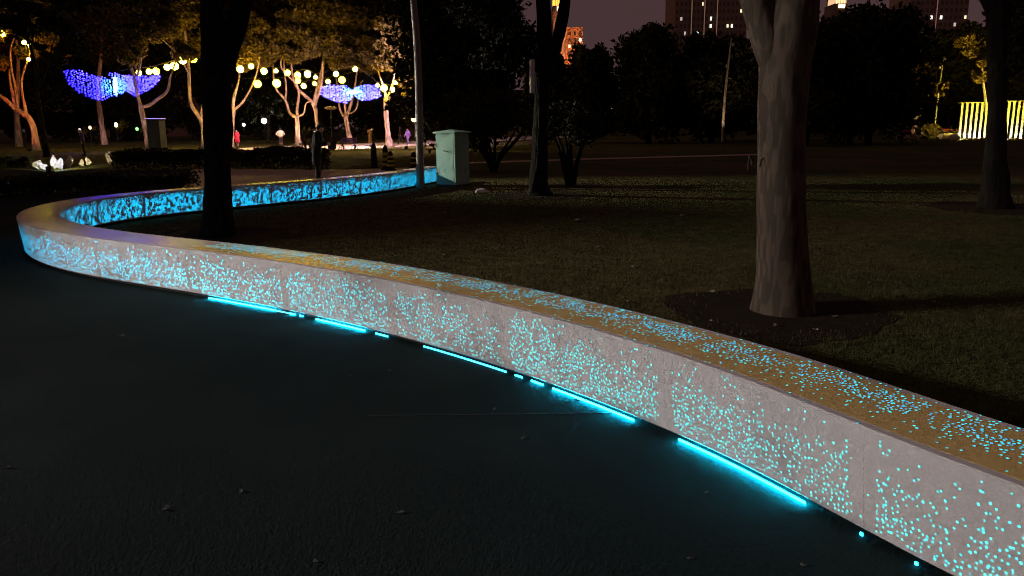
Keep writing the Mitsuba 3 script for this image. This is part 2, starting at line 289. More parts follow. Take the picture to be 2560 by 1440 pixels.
STRINGS = {'A': (57.0, [(-26.21, 5.49, 0.219), (-25.47, 5.57, 0.205), (-24.98, 5.59, 0.278), (-24.17, 5.86, 0.219), (-23.65, 5.93, 0.292), (-23.03, 6.34, 0.307), (-22.29, 6.41, 0.292)], [(-27.52, 5.66), (-21.22, 6.73)]), 'B': (68.0, [(-22.7, 6.49, 0.296), (-21.77, 6.71, 0.244), (-20.72, 6.31, 0.296), (-19.71, 6.33, 0.209), (-18.75, 6.17, 0.279), (-17.92, 5.96, 0.296), (-17.07, 6.05, 0.296), (-16.41, 5.79, 0.192)], [(-24.04, 6.92), (-15.51, 6.21)]), 'C': (60.0, [(-18.83, 4.83, 0.308), (-17.4, 4.87, 0.308), (-15.81, 5.04, 0.231), (-15.41, 4.66, 0.2), (-14.57, 4.82, 0.185), (-13.58, 4.96, 0.185), (-12.53, 5.07, 0.292)], [(-20.4, 5.24), (-11.61, 5.64)]), 'D': (66.0, [(-14.25, 5.9, 0.237), (-12.66, 6.27, 0.203), (-10.89, 4.99, 0.169), (-10.37, 4.76, 0.288), (-9.69, 4.63, 0.237), (-9.4, 5.17, 0.203), (-8.78, 5.13, 0.203), (-8.48, 5.48, 0.237), (-7.81, 4.68, 0.186)], [(-15.05, 6.13), (-7.09, 4.9)]), 'E': (62.0, [(-38.56, 8.79, 0.223), (-36.98, 8.14, 0.191), (-36.58, 7.9, 0.143), (-36.81, 6.91, 0.175)], [(-39.6, 9.21), (-35.65, 6.84)])}
WINGS = [[[(-30.42, 5.56), (-29.8, 5.61), (-29.31, 5.58), (-28.95, 5.28), (-28.32, 5.2), (-27.87, 5.06), (-27.48, 4.82), (-27.45, 4.28), (-27.49, 3.93), (-27.94, 3.68), (-28.51, 3.55), (-28.92, 3.64), (-29.39, 3.89), (-29.82, 4.27), (-30.19, 4.7), (-30.31, 5.11)], [(-27.4, 4.76), (-27.63, 5.17), (-27.88, 5.41), (-27.52, 5.49), (-26.92, 5.32), (-26.1, 5.21), (-25.28, 5.15), (-24.44, 5.17), (-23.52, 5.24), (-23.77, 4.92), (-24.22, 4.58), (-24.81, 4.23), (-25.54, 3.91), (-26.06, 3.78), (-26.37, 4.03), (-26.77, 4.19), (-27.21, 3.92), (-27.47, 3.87)], (-27.42, 5.11), (-27.47, 3.9)], [[(-16.24, 5.17), (-15.58, 5.23), (-14.81, 5.23), (-14.26, 5.19), (-13.79, 4.91), (-13.67, 4.47), (-13.83, 4.07), (-14.23, 3.66), (-14.89, 3.74), (-15.48, 3.88), (-15.99, 4.12), (-16.32, 4.39)], [(-13.68, 4.85), (-13.26, 5.08), (-12.83, 5.21), (-12.06, 5.27), (-11.55, 5.13), (-11.25, 4.83), (-11.06, 4.29), (-11.74, 4.02), (-12.76, 3.86), (-13.27, 4.03), (-13.6, 4.37)], (-14.22, 4.58), (-12.96, 4.64)]]

# ---------------------------------------------------------------- the curved bench: its centre line on the plan, from the near end
CL = np.array([(2.62, 0.6), (2.27, 1.25), (1.93, 1.88), (1.572, 2.504), (1.193, 3.266), (0.732, 3.982), (0.203, 4.649), (-0.381, 5.269), (-1.01, 5.843), (-1.675, 6.375), (-2.37, 6.868),
               (-3.087, 7.328), (-3.808, 7.781), (-4.507, 8.268), (-5.15, 8.826), (-5.71, 9.467), (-6.172, 10.182), (-6.512, 10.962), (-6.696, 11.792), (-6.681, 12.641), (-6.445, 13.457),
               (-6.05, 14.212), (-5.573, 14.917), (-5.059, 15.596), (-4.544, 16.274), (-4.061, 16.976), (-3.637, 17.714), (-3.276, 18.486), (-2.975, 19.282), (-2.724, 20.096), (-2.51, 20.921),
               (-2.322, 21.752), (-2.2, 22.35)])
CLS = np.r_[0, np.cumsum(np.hypot(*np.diff(CL, axis=0).T))]
CLS -= CLS[3]
CSP = CubicSpline(CLS, CL)
S0, S1 = CLS[0], CLS[-1]


def on_bench(s, u, z):
    """plan position along the bench s, across it u (outer side negative), height z"""
    s = np.asarray(s, float); c = CSP(s); t = CSP(s, 1); t = t / np.linalg.norm(t, axis=-1, keepdims=True)
    left = np.stack([-t[..., 1], t[..., 0]], -1)
    xy = c - left * np.asarray(u)[..., None]
    return np.concatenate([xy, np.broadcast_to(np.asarray(z, float), xy.shape[:-1])[..., None]], -1)


BW, BH, BZ = 0.24, 0.45, 0.042      # half width, height, underside


def sweep(profile, a, b, step=0.08):
    """closed profile [(u, z)] swept along the bench from a to b, with end caps"""
    n = max(2, int((b - a) / step) + 1)
    ss = np.linspace(a, b, n); k = len(profile)
    v = np.concatenate([on_bench(ss, np.full(n, u), np.full(n, z))[:, None] for u, z in profile], 1).reshape(-1, 3)
    i, j = np.meshgrid(np.arange(n - 1), np.arange(k), indexing='ij')
    q = np.stack([i * k + j, i * k + (j + 1) % k, (i + 1) * k + (j + 1) % k, (i + 1) * k + j], -1).reshape(-1, 4)
    f = [q[:, [0, 1, 2]], q[:, [0, 2, 3]]]
    tri = trimesh.creation.triangulate_polygon(Polygon(profile), engine='earcut')
    tf = np.array(tri[1]); order = {tuple(np.round(p, 6)): m for m, p in enumerate(profile)}
    remap = np.array([order[tuple(np.round(p, 6))] for p in tri[0]])
    f += [remap[tf], remap[tf][:, ::-1] + (n - 1) * k]
    return v, np.vstack(f)


FRONT_PROF = [(-BW, 0.444), (-BW + 0.005, 0.449), (-BW + 0.042, 0.449), (-BW + 0.08, BZ), (-BW + 0.046, BZ), (-BW + 0.040, BZ + 0.006)]
INNER_PROF = [(-u, z) for u, z in FRONT_PROF][::-1]
TOP_PROF = [(-BW + 0.0435, 0.41), (-BW + 0.0435, 0.4495), (BW - 0.0435, 0.4495), (BW - 0.0435, 0.41)]


def face_point(s, v, side):
    """point on the front (side -1) or lawn (side 1) face; v from 0 at the bottom to 1 at the top; and its outward normal"""
    z = BZ + 0.006 + v * (0.440 - BZ - 0.006)
    u = side * (BW - 0.040 * (1 - v))
    p = on_bench(s, u, z); q = on_bench(s, u + side * 0.1, z)
    nrm = q - p; nrm[:, 2] = -0.011; nrm /= np.linalg.norm(nrm, axis=1, keepdims=True)
    return p, nrm


def dots(p, nrm, rad, col):
    """domed round fibre ends: 7 vertices each"""
    n = len(p)
    a = np.cross(nrm, [0.3, 0.2, 0.93]); a /= np.linalg.norm(a, axis=1, keepdims=True)
    b = np.cross(nrm, a); ang = np.arange(6) * np.pi / 3
    ring = p[:, None] + rad[:, None, None] * (np.cos(ang)[None, :, None] * a[:, None] + np.sin(ang)[None, :, None] * b[:, None]) + 0.0008 * nrm[:, None]
    v = np.concatenate([ring, (p + nrm * 0.0009)[:, None]], 1).reshape(-1, 3)
    k = np.arange(n)[:, None] * 7
    f = np.vstack([k + [i, (i + 1) % 6, 6] for i in range(6)])
    nn = np.cross(v[f[:1, 1]] - v[f[:1, 0]], v[f[:1, 2]] - v[f[:1, 0]])[0]
    if nn @ nrm[0] < 0: f = f[:, ::-1]
    return (v, f), np.repeat(col, 7, 0)


def tone(n, blue, power, rng):
    """fibre light: between teal and azure, with its own brightness"""
    k = np.clip(blue + rng.normal(0, 0.18, (n, 1)), 0, 1)
    c = np.array([0.0, 0.86, 0.78]) * (1 - k) + np.array([0.0, 0.42, 0.92]) * k
    return c * power * rng.uniform(0.45, 1.25, (n, 1))


def keep(rng, s, prob, a, b, margin=0.05):
    e = np.minimum(s - a, b - s)
    return rng.uniform(size=len(s)) < prob * np.where(e < margin, 0.04, 1.0)


bench = thing('curved_bench', 'long curved light-transmitting concrete bench speckled with glowing cyan dots', 'bench')
SEAMS = [S0, -1.05, 0.24, 1.38, 2.69, 3.86, 5.19, 6.51, 7.96, 9.12, 10.5, 11.85, 13.23, 14.42, 15.75, 17.2, 18.45, 19.69, 20.89, 21.88, S1]
rb = np.random.default_rng(21)
CELL = 0.0175
for i in range(len(SEAMS) - 1):
    a, b = SEAMS[i] + 0.0005, SEAMS[i + 1] - 0.0005
    fp = part(bench, 'front_panel', sweep(FRONT_PROF, a, b), FRONT)
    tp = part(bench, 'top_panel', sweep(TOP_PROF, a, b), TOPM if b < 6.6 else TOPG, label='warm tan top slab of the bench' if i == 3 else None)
    ip = part(bench, 'lawn_side_panel', sweep(INNER_PROF, a, b), FRONT)
    for side, owner in ((-1, fp), (1, ip)):
        if (side < 0 and a > 12.2) or (side > 0 and a < 7.9):
            continue
        CELL = 0.019 if a < 2.5 else 0.025 if a < 5.0 else 0.0265 if side < 0 else 0.015
        gs, gv = np.meshgrid(np.arange(a + 0.012, b - 0.012, CELL), np.arange(0.02, 0.375, CELL))
        s = gs.ravel() + rb.uniform(-.38, .38, gs.size) * CELL; z = gv.ravel() + rb.uniform(-.38, .38, gs.size) * CELL
        v = z / 0.382
        q = np.stack([s, z, s * 0 + i * 7.3], 1)
        top = 0.54 + 0.36 * meshkit.noise(q * [1.6, 0, 1], 1) + 0.26 * meshkit.noise(q * [9, 0, 1], 2) - 0.08
        if side < 0: top = np.maximum(top, 0.66 + 0.1 * meshkit.noise(q * [7, 0, 1], 6))
        if side > 0: top += 0.06
        clump = np.clip((meshkit.fbm(q * [11, 13, 1], 2, 3) - 0.27) * 2.6, 0, 1) if side < 0 else np.clip((meshkit.noise(q * [26, 22, 1], 3) - 0.42) * 8, 0, 1)
        dens = (0.88 if side < 0 else 0.97) * np.clip((top - v) * 4 + 0.3, 0, 1) * ((0.42 if side < 0 else 0.04) + (0.58 if side < 0 else 0.96) * clump)
        dens = np.maximum(dens, 0.03 + 0.10 * (v < top + .22)) * (v > 0.03) * (v < 0.965)
        ok = keep(rb, s, dens, a, b, 0.05 if a < 5.0 else 0.022)
        s, v = s[ok], v[ok]
        p, nrm = face_point(s, v, side)
        far = np.clip((s - 1.5) / 9, 0, 1)[:, None]
        m, c = dots(p, nrm, rb.uniform(0.0044, 0.0064, len(s)) * (1.16 if side > 0 else 1.0 + 0.65 * np.clip((s - 1.0) / 5, 0, 1)), tone(len(s), 0.10 + 0.75 * far, (1.5 + 1.3 * np.clip((s[:, None] - 4.5) / 1.5, 0, 1)) if side < 0 else 3.0, rb))
        part(owner, 'light_dots', m, FIBRE, emit={'type': 'mesh_attribute', 'name': 'vertex_color'}, color=c, kind='stuff')
    if b < 6.6 or i == 8:
        CELL = 0.0195 if a < 2.5 else 0.024
        gs, gu = np.meshgrid(np.arange(a + 0.01, b - 0.01, CELL), np.arange(-BW + .012, BW - .01, CELL))
        s = gs.ravel() + rb.uniform(-.45, .45, gs.size) * CELL; u = gu.ravel() + rb.uniform(-.45, .45, gs.size) * CELL
        q = np.stack([s, u, s * 0 + 3.0], 1)
        mid = 0.075 + 0.05 * (meshkit.noise(q * [1.3, 0, 1], 8) - .5)
        clump = np.clip((meshkit.fbm(q * [10, 12, 1], 2, 9) - 0.25) * 2.6, 0, 1)
        dens = 0.95 * np.exp(-np.abs((u - mid) / 0.125) ** 2.6) * (0.3 + 0.7 * clump) + 0.05
        if i == 8: dens = 0.012 + 0 * dens
        ok = keep(rb, s, dens, a, b, 0.02)
        s, u = s[ok], u[ok]
        p = on_bench(s, u, np.full(len(s), BH)); nrm = np.tile([0, 0, 1.0], (len(s), 1))
        bl = 0.25 + 0.45 * np.exp(-((u - 0.08) / 0.1) ** 2)[:, None]
        m, c = dots(p, nrm, rb.uniform(0.0044, 0.0064, len(s)) * (1.0 + 0.55 * np.clip((s - 1.0) / 5, 0, 1)), tone(len(s), bl, 1.5, rb))
        part(tp, 'light_dots', m, FIBRE, emit={'type': 'mesh_attribute', 'name': 'vertex_color'}, color=c, kind='stuff')
part(bench, 'plinth', sweep([(-0.13, 0.0), (0.13, 0.0), (0.13, 0.40), (-0.13, 0.40)], S0, S1, 0.2), BASEM)
for a, b, k in ((0.52, 1.30, 1.0), (1.62, 2.28, 1.0), (2.36, 2.47, .5), (2.55, 2.62, .1), (2.7, 3.55, .03), (5.17, 5.34, .012), (3.95, 4.09, .1), (4.22, 4.82, 1.0), (4.98, 5.03, .2), (5.09, 5.16, 1.0), (5.35, 6.28, 1.0), (-2.1, -1.3, 1.0), (0.024, 0.036, .08), (0.243, 0.255, .08)):
    part(bench, 'light_strip', sweep([(-0.196, 0.011), (-0.195, 0.022), (-0.190, 0.022), (-0.190, 0.011)], a, b), LED, emit=[0.15 * k, 110 * k, 180 * k])

# ---------------------------------------------------------------- ground, plaza, paths
NX = 60


def sheet(poly, z, step=None):
    pts, fs = trimesh.creation.triangulate_polygon(poly, engine='earcut')
    return np.c_[pts, np.full(len(pts), z)], np.array(fs)


def grid_sheet(x0, x1, y0, y1, z, nx=8, ny=8):
    xs, ys = np.meshgrid(np.linspace(x0, x1, nx), np.linspace(y0, y1, ny), indexing='ij')
    v = np.stack([xs, ys, xs * 0 + z], -1).reshape(-1, 3)
    i, j = np.meshgrid(np.arange(nx - 1), np.arange(ny - 1), indexing='ij')
    q = np.stack([i * ny + j, (i + 1) * ny + j, (i + 1) * ny + j + 1, i * ny + j + 1], -1).reshape(-1, 4)
    return v, np.vstack([q[:, [0, 1, 2]], q[:, [0, 2, 3]]])


def struct(name, mesh, m, label):
    k = uniq(name); say(k, label, None, None, 'structure'); put(k, mesh, m); return k


ground = struct('ground', grid_sheet(-900, 900, -300, 1500, 0.0), 'mat_grass', 'dark grass lawn spreading out to the tree line')
line = [tuple(p) for p in CSP(np.linspace(S0, S1, 160))]
plaza_poly = Polygon(line + [(-3.2, 25.0), (-3.3, 31.0), (-6.4, 29.6), (-10.96, 31.0), (-40, 33), (-60, 28), (-60, -20), (3.5, -20), (3.1, -0.3)])
plaza = struct('plaza', sheet(plaza_poly, 0.004), 'mat_asphalt', 'dark asphalt plaza in front of the curved bench')
joint = box((0, 3.93, 0.0075), (1.55, 0.007, 0.003), 0.012)
part(plaza, 'expansion_joint', joint, flat('joint_filler', (0.05, 0.05, 0.045), 0.8))
back = [tuple(p) for p in CSP(np.linspace(16.4, S1, 80))]
pave_poly = Polygon(back + [(-2.6, 24.0), (-3.3, 30.95), (-6.4, 29.5), (-10.96, 30.9), (-12.5, 30.9), (-8.6, 20.5)])
struct('plaza_paving', sheet(pave_poly, 0.008), 'mat_paving', 'tan paved area behind the far arm of the bench')
struct('park_path', sheet(Polygon([(-16.2, 51.5), (-13.15, 56.8), (-8.35, 70.4), (0.5, 95.5), (14.0, 134.0), (3.0, 138.0), (-11.2, 94.6), (-18.3, 79.2), (-24.0, 62.0)]), 0.004), 'mat_pale_path', 'pale park path lit pinkish white behind the bench seat')
struct('garden_path', sheet(Polygon([(-3.0, 33.2), (4.3, 37.4), (14, 41.5), (14, 43.0), (4.0, 38.6), (-3.2, 34.6)]), 0.004), 'mat_paving', 'narrow pale path crossing the lawn behind the cabinet')

# bare soil round the trunks on the lawn
SOIL = [(2.23, 6.27, .95), (-4.22, 11.2, 1.1), (.64, 17.7, 1.2), (8.8, 14.2, 1.2), (-.6, 27.2, 1.1), (1.55, 20.5, .9)]
rso = np.random.default_rng(15)
for i, (x, y, r) in enumerate(SOIL):
    a = np.linspace(0, 2 * np.pi, 41)[:-1]
    rr = r * (.72 + .5 * meshkit.fbm(np.stack([np.cos(a) * 2 + i * 9, np.sin(a) * 2, a * 0], 1), 3))
    pg = Polygon(np.stack([x + rr * np.cos(a), y + rr * np.sin(a)], 1)).difference(plaza_poly.buffer(.2))
    struct('soil_patch', sheet(pg, .004), 'mat_soil', 'bare dark soil round a trunk on the lawn')

# grass blades on the near lawn
rg = np.random.default_rng(5)
gx, gy = rg.uniform(-6.5, 11, 400000), rg.uniform(0.5, 22, 400000)
dist_ = np.hypot(gx, gy)
ok = (rg.uniform(size=len(gx)) < np.clip((5.5 / dist_) ** 1.5, 0, 1)) & (np.abs(gx) < 0.72 * gy + 1.2)
ok &= ~contains_xy(plaza_poly.buffer(0.26), gx, gy)
for x, y, r in SOIL:
    ok &= np.hypot(gx - x, gy - y) > r * rg.uniform(.6, 1.05, len(gx))
gx, gy = gx[ok], gy[ok]
n = len(gx)
d = np.hypot(gx, gy); w = 0.0022 * np.maximum(d / 5, 1) * rg.uniform(.7, 1.4, n); h = rg.uniform(0.02, 0.055, n) * np.clip(1.25 - d / 22, .45, 1) * np.clip(0.6 + 0.8 * meshkit.noise(np.stack([gx, gy, gx * 0], 1) * 1.3), .5, 1.3)
an = rg.uniform(0, 6.283, n); lean = rg.uniform(0, .8, n) * h; an2 = rg.uniform(0, 6.283, n)
g0 = np.stack([gx - np.cos(an) * w, gy - np.sin(an) * w, np.zeros(n)], 1); g1 = np.stack([gx + np.cos(an) * w, gy + np.sin(an) * w, np.zeros(n)], 1)
g2 = np.stack([gx + np.cos(an2) * lean, gy + np.sin(an2) * lean, h], 1)
k = uniq('lawn_grass'); say(k, 'short dark grass growing on the lawn behind the bench', 'grass', None, 'stuff')
put(k, (np.stack([g0, g1, g2], 1).reshape(-1, 3), np.arange(3 * n).reshape(-1, 3)), 'mat_grass')

# ---------------------------------------------------------------- off-frame street lamps that light the plaza
def street_lamp(x, y, h, aim, power, col, label, r=0.22, tilt=-0.45, cone=None, heads=1):
    t = thing('street_lamp', label, 'street lamp')
    part(t, 'pole', lathe([(0.13, 0), (0.13, 0.1), (0.09, 0.12), (0.06, h), (0.0, h)], (x, y, 0), 16), 'mat_dark_metal', 40)
    dx, dy = aim[0] - x, aim[1] - y; L = math.hypot(dx, dy); dx, dy = dx / L, dy / L
    part(t, 'arm', tube([(x, y, h - .1), (x + dx * .5, y + dy * .5, h + .15), (x + dx * 1.1, y + dy * 1.1, h + .2)], 0.035), 'mat_dark_metal', 40)
    for q_ in range(heads):
        off = (q_ - (heads - 1) / 2) * 1.1
        if heads > 1 and q_ == 0:
            part(t, 'crossbar', tube([(x + dx * 1.1 + dy * 1.2, y + dy * 1.1 - dx * 1.2, h + .2), (x + dx * 1.1 - dy * 1.2, y + dy * 1.1 + dx * 1.2, h + .2)], 0.03), 'mat_dark_metal', 40)
        c = np.array([x + dx * 1.3 - dy * off, y + dy * 1.3 + dx * off, h + .2]); nz = np.array([dx, dy, tilt]); nz /= np.linalg.norm(nz)
        a = np.cross(nz, [0, 0, 1.0]); a /= np.linalg.norm(a); b = np.cross(nz, a)
        M = np.stack([a, b, nz], 1)
        v, f = lathe([(0, -.12), (r * .7, -.12), (r * 1.15, -.02), (r * 1.15, .02), (r * 1.05, .02), (r * 1.05, -0.015), (0, -0.015)], (0, 0, 0), 24)
        part(t, 'head', (v @ M.T + c, f), 'mat_dark_metal', 40)
        v, f = lathe([(0, 0), (r, 0)], (0, 0, 0), 24)
        n0 = np.cross((v @ M.T)[f[30, 1]] - (v @ M.T)[f[30, 0]], (v @ M.T)[f[30, 2]] - (v @ M.T)[f[30, 0]])
        if n0 @ nz < 0: f = f[:, ::-1]
        part(t, 'lens', (v @ M.T + c, f), GLASSW, emit=None if cone else [power / heads * q for q in col])
        if cone:
            scene[uniq(t + '__beam')] = {'type': 'spot', 'to_world': T().look_at(origin=[float(q) for q in c + nz * .03], target=list(map(float, aim)), up=[0, 0, 1]), 'cutoff_angle': cone, 'beam_width': cone * .55,
                                   'intensity': {'type': 'rgb', 'value': [power / heads * q for q in col]}}


street_lamp(-18.0, 3.0, 4.6, (2.8, 4.4, 0.5), 540, (1.0, 0.90, 0.87), 'three headed street lamp lighting the front of the bench from the plaza', cone=26, heads=3)
street_lamp(-17.5, 23.6, 4.8, (-1.6, 20.4, 1.3), 800, (1.0, 0.95, 0.76), 'street lamp lighting the green cabinet from beyond the left edge', tilt=-0.5, cone=15)

# ---------------------------------------------------------------- park trees: trunk and limbs drawn as (x, height, radius), crown clumps as (x, height, half width, half height)
def park_tree(tab, label, seed, bm, lm, per=420, size=0.17, deep=1.4, group=None, name='park_tree', base=True, rough=.25, ny=0.8):
    Y, limbs, clumps = tab
    rng = np.random.default_rng(seed)
    t = thing(name, label, 'tree', group)
    b = MB()
    for i, L in enumerate(limbs):
        L = np.array(L, float)
        yo = np.zeros(len(L)) if i == 0 else np.linspace(0, rng.uniform(-deep, deep), len(L))
        p = np.stack([L[:, 0], Y + yo, L[:, 1]], 1); r = L[:, 2].copy()
        if i == 0 or (base and L[0, 1] < 0.6):
            p[0, 2] = -0.05
            r[0] *= 1.25
        p, r = smooth_path(p, r, 5)
        b.add(tube(p, r, 9, rough, seed + i))
    part(t, 'trunk', b.get(), bm, True)
    if clumps:
        pts = crown_points([((x, Y + rng.uniform(-1, 1) * ny * deep, z), (rx, max(rx, 1.0) * 0.9, rz)) for x, z, rx, rz in clumps], per, rng)
        part(t, 'crown', leaf_cards(pts, size, rng), lm)
    return t


TREE_TEXT = {
    'A': 'tree lit orange-red leaning over the far left edge', 'B': 'dark forked tree in front of the orange-red tree',
    'C': 'pink lit forked tree carrying the left blue butterfly light', 'D': 'slender amber lit tree just left of the black trunk',
    'E': 'tan lit tree half hidden behind the black trunk', 'F': 'pink lit tree with spreading limbs behind the person in black',
    'G': 'amber lit tree with a bent limb beside the person in black', 'H': 'pale pink tree with four upright limbs behind the park seat',
    'I': 'straight brown trunked tree standing beside the pale path', 'K': 'dim tree far behind the left butterfly light', 'L': 'dim tree at the far left behind the orange-red tree',
    'J': 'many stemmed tree above the red flower bed', 'M': 'yellow lit tree behind the slatted light boxes'}
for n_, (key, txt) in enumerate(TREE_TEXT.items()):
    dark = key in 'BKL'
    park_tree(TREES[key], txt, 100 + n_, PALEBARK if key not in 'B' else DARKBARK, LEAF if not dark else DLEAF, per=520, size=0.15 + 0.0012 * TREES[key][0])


# ground floodlights at the feet of the lit trees
def floodlight(tree, dx, dy, col, power, text, aim_z=3.2, cut=38):
    Y, limbs, _ = TREES[tree]
    x0 = limbs[0][0][0]
    x, y = x0 + dx, Y + dy
    t = thing('ground_floodlight', text, 'floodlight', 'ground floodlights under the lit trees')
    part(t, 'housing', join(rbox((x, y, 0.17), (0.26, 0.18, 0.2), 0.02), box((x, y, 0.04), (0.08, 0.08, 0.08))), 'mat_dark_metal', 30)
    v, f = lathe([(0, 0), (0.07, 0)], (x, y + 0.0, 0.281), 14)
    part(t, 'lens', (v, f), GLASSW)
    scene[t + '__beam'] = {'type': 'spot', 'to_world': T().look_at(origin=[x, y, 0.34], target=[x0, Y, aim_z], up=[0.1, 0, 1]), 'cutoff_angle': cut, 'beam_width': cut * .7,
                           'intensity': {'type': 'rgb', 'value': [power * c for c in col]}}


FL = [('A', 1.4, -3.2, (1.0, 0.09, 0.03), 330, 'orange-red'), ('C', 0.9, -3.2, (1.0, 0.52, 0.44), 70, 'warm pink'), ('D', 0.8, -3.0, (1.0, 0.55, 0.22), 70, 'amber'), ('E', 1.2, -3.2, (1.0, 0.60, 0.30), 100, 'tan'),
      ('F', 0.6, -3.4, (1.0, 0.44, 0.36), 75, 'pink'), ('G', -0.8, -3.2, (1.0, 0.55, 0.24), 70, 'amber'), ('H', 0.8, -3.4, (1.0, 0.46, 0.44), 75, 'pale pink'), ('I', -1.0, -3.0, (1.0, 0.50, 0.24), 55, 'brown'),
      ('J', -0.8, -3.0, (1.0, 0.42, 0.18), 120, 'reddish'), ('M', 0.5, -3.0, (1.0, 0.66, 0.16), 260, 'yellow'), ('K', 0.6, -3.0, (1.0, 0.5, 0.5), 10, 'dim pink')]
def base_light(x, y, target, col, power, text, cut):
    t = thing('ground_floodlight', text, 'floodlight', 'ground floodlights under the lit trees')
    part(t, 'housing', rbox((x, y, 0.15), (0.22, 0.18, 0.2), 0.02), 'mat_dark_metal', 30)
    part(t, 'lens', lathe([(0, 0), (0.06, 0)], (x, y, 0.262), 14), GLASSW)
    scene[t + '__beam'] = {'type': 'spot', 'to_world': T().look_at(origin=[x, y, 0.32], target=list(target), up=[0.1, 0, 1]), 'cutoff_angle': cut, 'beam_width': cut * .7, 'intensity': {'type': 'rgb', 'value': [power * c for c in col]}}


base_light(17.2, 64.6, (18.05, 67.2, 4.2), (1.0, .66, .36), 42, 'floodlight before the thin mast right of the dark evergreens', 34)
base_light(-3.7, 21.3, (-2.3, 20.1, 2.8), (1.0, .86, .62), 16, 'floodlight behind the bench before the grey lamp post', 30)
base_light(41.4, 77.0, (42.3, 79.6, 1.6), (1.0, .75, .3), 14, 'floodlight before the shrub ball', 40)
base_light(-7.6, 57.6, (-6.9, 60.0, 4.5), (1.0, .7, .5), 22, 'floodlight before the mast behind the grey lamp post', 30)
for tr, dx, dy, c, pw, nm in FL:
    floodlight(tr, dx, dy, c, pw, f'floodlight before the {TREE_TEXT[tr]}', cut=30 if tr == 'K' else 40, aim_z=1.2 if tr == 'K' else 3.4)

# ---------------------------------------------------------------- near dark trees
def big_tree(label, base, stems, clumps, seed, bm, lm, per, size, name='park_tree', group=None, n=18, rough=.22):
    rng = np.random.default_rng(seed)
    t = thing(name, label, 'tree', group)
    b = MB()
    for i, st in enumerate(stems):
        st = np.array(st, float)
        p, r = smooth_path(st[:, :3], st[:, 3], 8)
        b.add(tube(p, r, n, rough, seed + i))
    part(t, 'trunk', b.get(), bm, True)
    if clumps:
        part(t, 'crown', leaf_cards(crown_points(clumps, per, rng, 0.6, 9), size, rng), lm)
    return t


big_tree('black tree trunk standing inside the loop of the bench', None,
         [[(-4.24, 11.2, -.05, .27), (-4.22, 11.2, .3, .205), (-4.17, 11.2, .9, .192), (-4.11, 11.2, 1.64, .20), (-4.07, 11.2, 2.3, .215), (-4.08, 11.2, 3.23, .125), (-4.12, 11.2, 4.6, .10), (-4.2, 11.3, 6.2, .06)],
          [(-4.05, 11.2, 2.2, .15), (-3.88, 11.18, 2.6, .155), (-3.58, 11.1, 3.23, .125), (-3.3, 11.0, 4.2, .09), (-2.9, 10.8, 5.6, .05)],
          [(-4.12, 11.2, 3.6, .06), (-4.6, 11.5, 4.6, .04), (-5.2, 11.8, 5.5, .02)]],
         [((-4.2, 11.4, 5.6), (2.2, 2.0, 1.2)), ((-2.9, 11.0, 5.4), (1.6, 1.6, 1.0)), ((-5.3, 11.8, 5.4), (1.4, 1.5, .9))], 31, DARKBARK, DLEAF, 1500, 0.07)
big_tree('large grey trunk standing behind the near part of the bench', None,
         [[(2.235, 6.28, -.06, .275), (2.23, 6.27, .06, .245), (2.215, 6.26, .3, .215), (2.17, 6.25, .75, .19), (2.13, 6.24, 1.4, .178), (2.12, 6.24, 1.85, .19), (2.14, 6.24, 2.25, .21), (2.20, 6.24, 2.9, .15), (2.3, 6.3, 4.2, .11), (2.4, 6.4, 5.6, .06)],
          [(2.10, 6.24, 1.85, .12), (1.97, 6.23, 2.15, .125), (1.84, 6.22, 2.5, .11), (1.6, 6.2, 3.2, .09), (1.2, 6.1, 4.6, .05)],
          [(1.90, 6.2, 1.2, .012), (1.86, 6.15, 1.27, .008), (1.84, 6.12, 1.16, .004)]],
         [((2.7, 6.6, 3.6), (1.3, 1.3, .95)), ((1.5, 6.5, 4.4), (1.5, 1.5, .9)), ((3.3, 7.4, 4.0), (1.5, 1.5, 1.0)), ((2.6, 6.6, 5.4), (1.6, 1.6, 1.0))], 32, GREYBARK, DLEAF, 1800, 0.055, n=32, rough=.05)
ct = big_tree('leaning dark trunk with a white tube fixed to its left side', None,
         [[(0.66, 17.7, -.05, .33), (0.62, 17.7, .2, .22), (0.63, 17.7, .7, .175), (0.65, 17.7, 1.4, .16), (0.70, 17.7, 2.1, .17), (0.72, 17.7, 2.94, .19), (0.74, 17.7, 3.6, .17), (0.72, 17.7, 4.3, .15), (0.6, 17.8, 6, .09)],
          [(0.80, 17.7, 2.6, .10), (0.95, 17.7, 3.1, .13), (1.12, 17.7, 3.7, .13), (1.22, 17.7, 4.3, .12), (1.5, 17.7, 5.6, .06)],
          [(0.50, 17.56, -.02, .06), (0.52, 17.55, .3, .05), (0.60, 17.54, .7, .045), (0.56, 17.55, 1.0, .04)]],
         [((-0.5, 17.7, 4.1), (1.0, 1.2, .8)), ((-0.6, 17.9, 4.2), (.9, 1.2, .8)), ((-0.7, 17.9, 5.4), (1.05, 1.3, 1.0)), ((0.0, 18.2, 3.2), (.9, 1.0, .5))], 33, DARKBARK, DLEAF, 1700, 0.075)
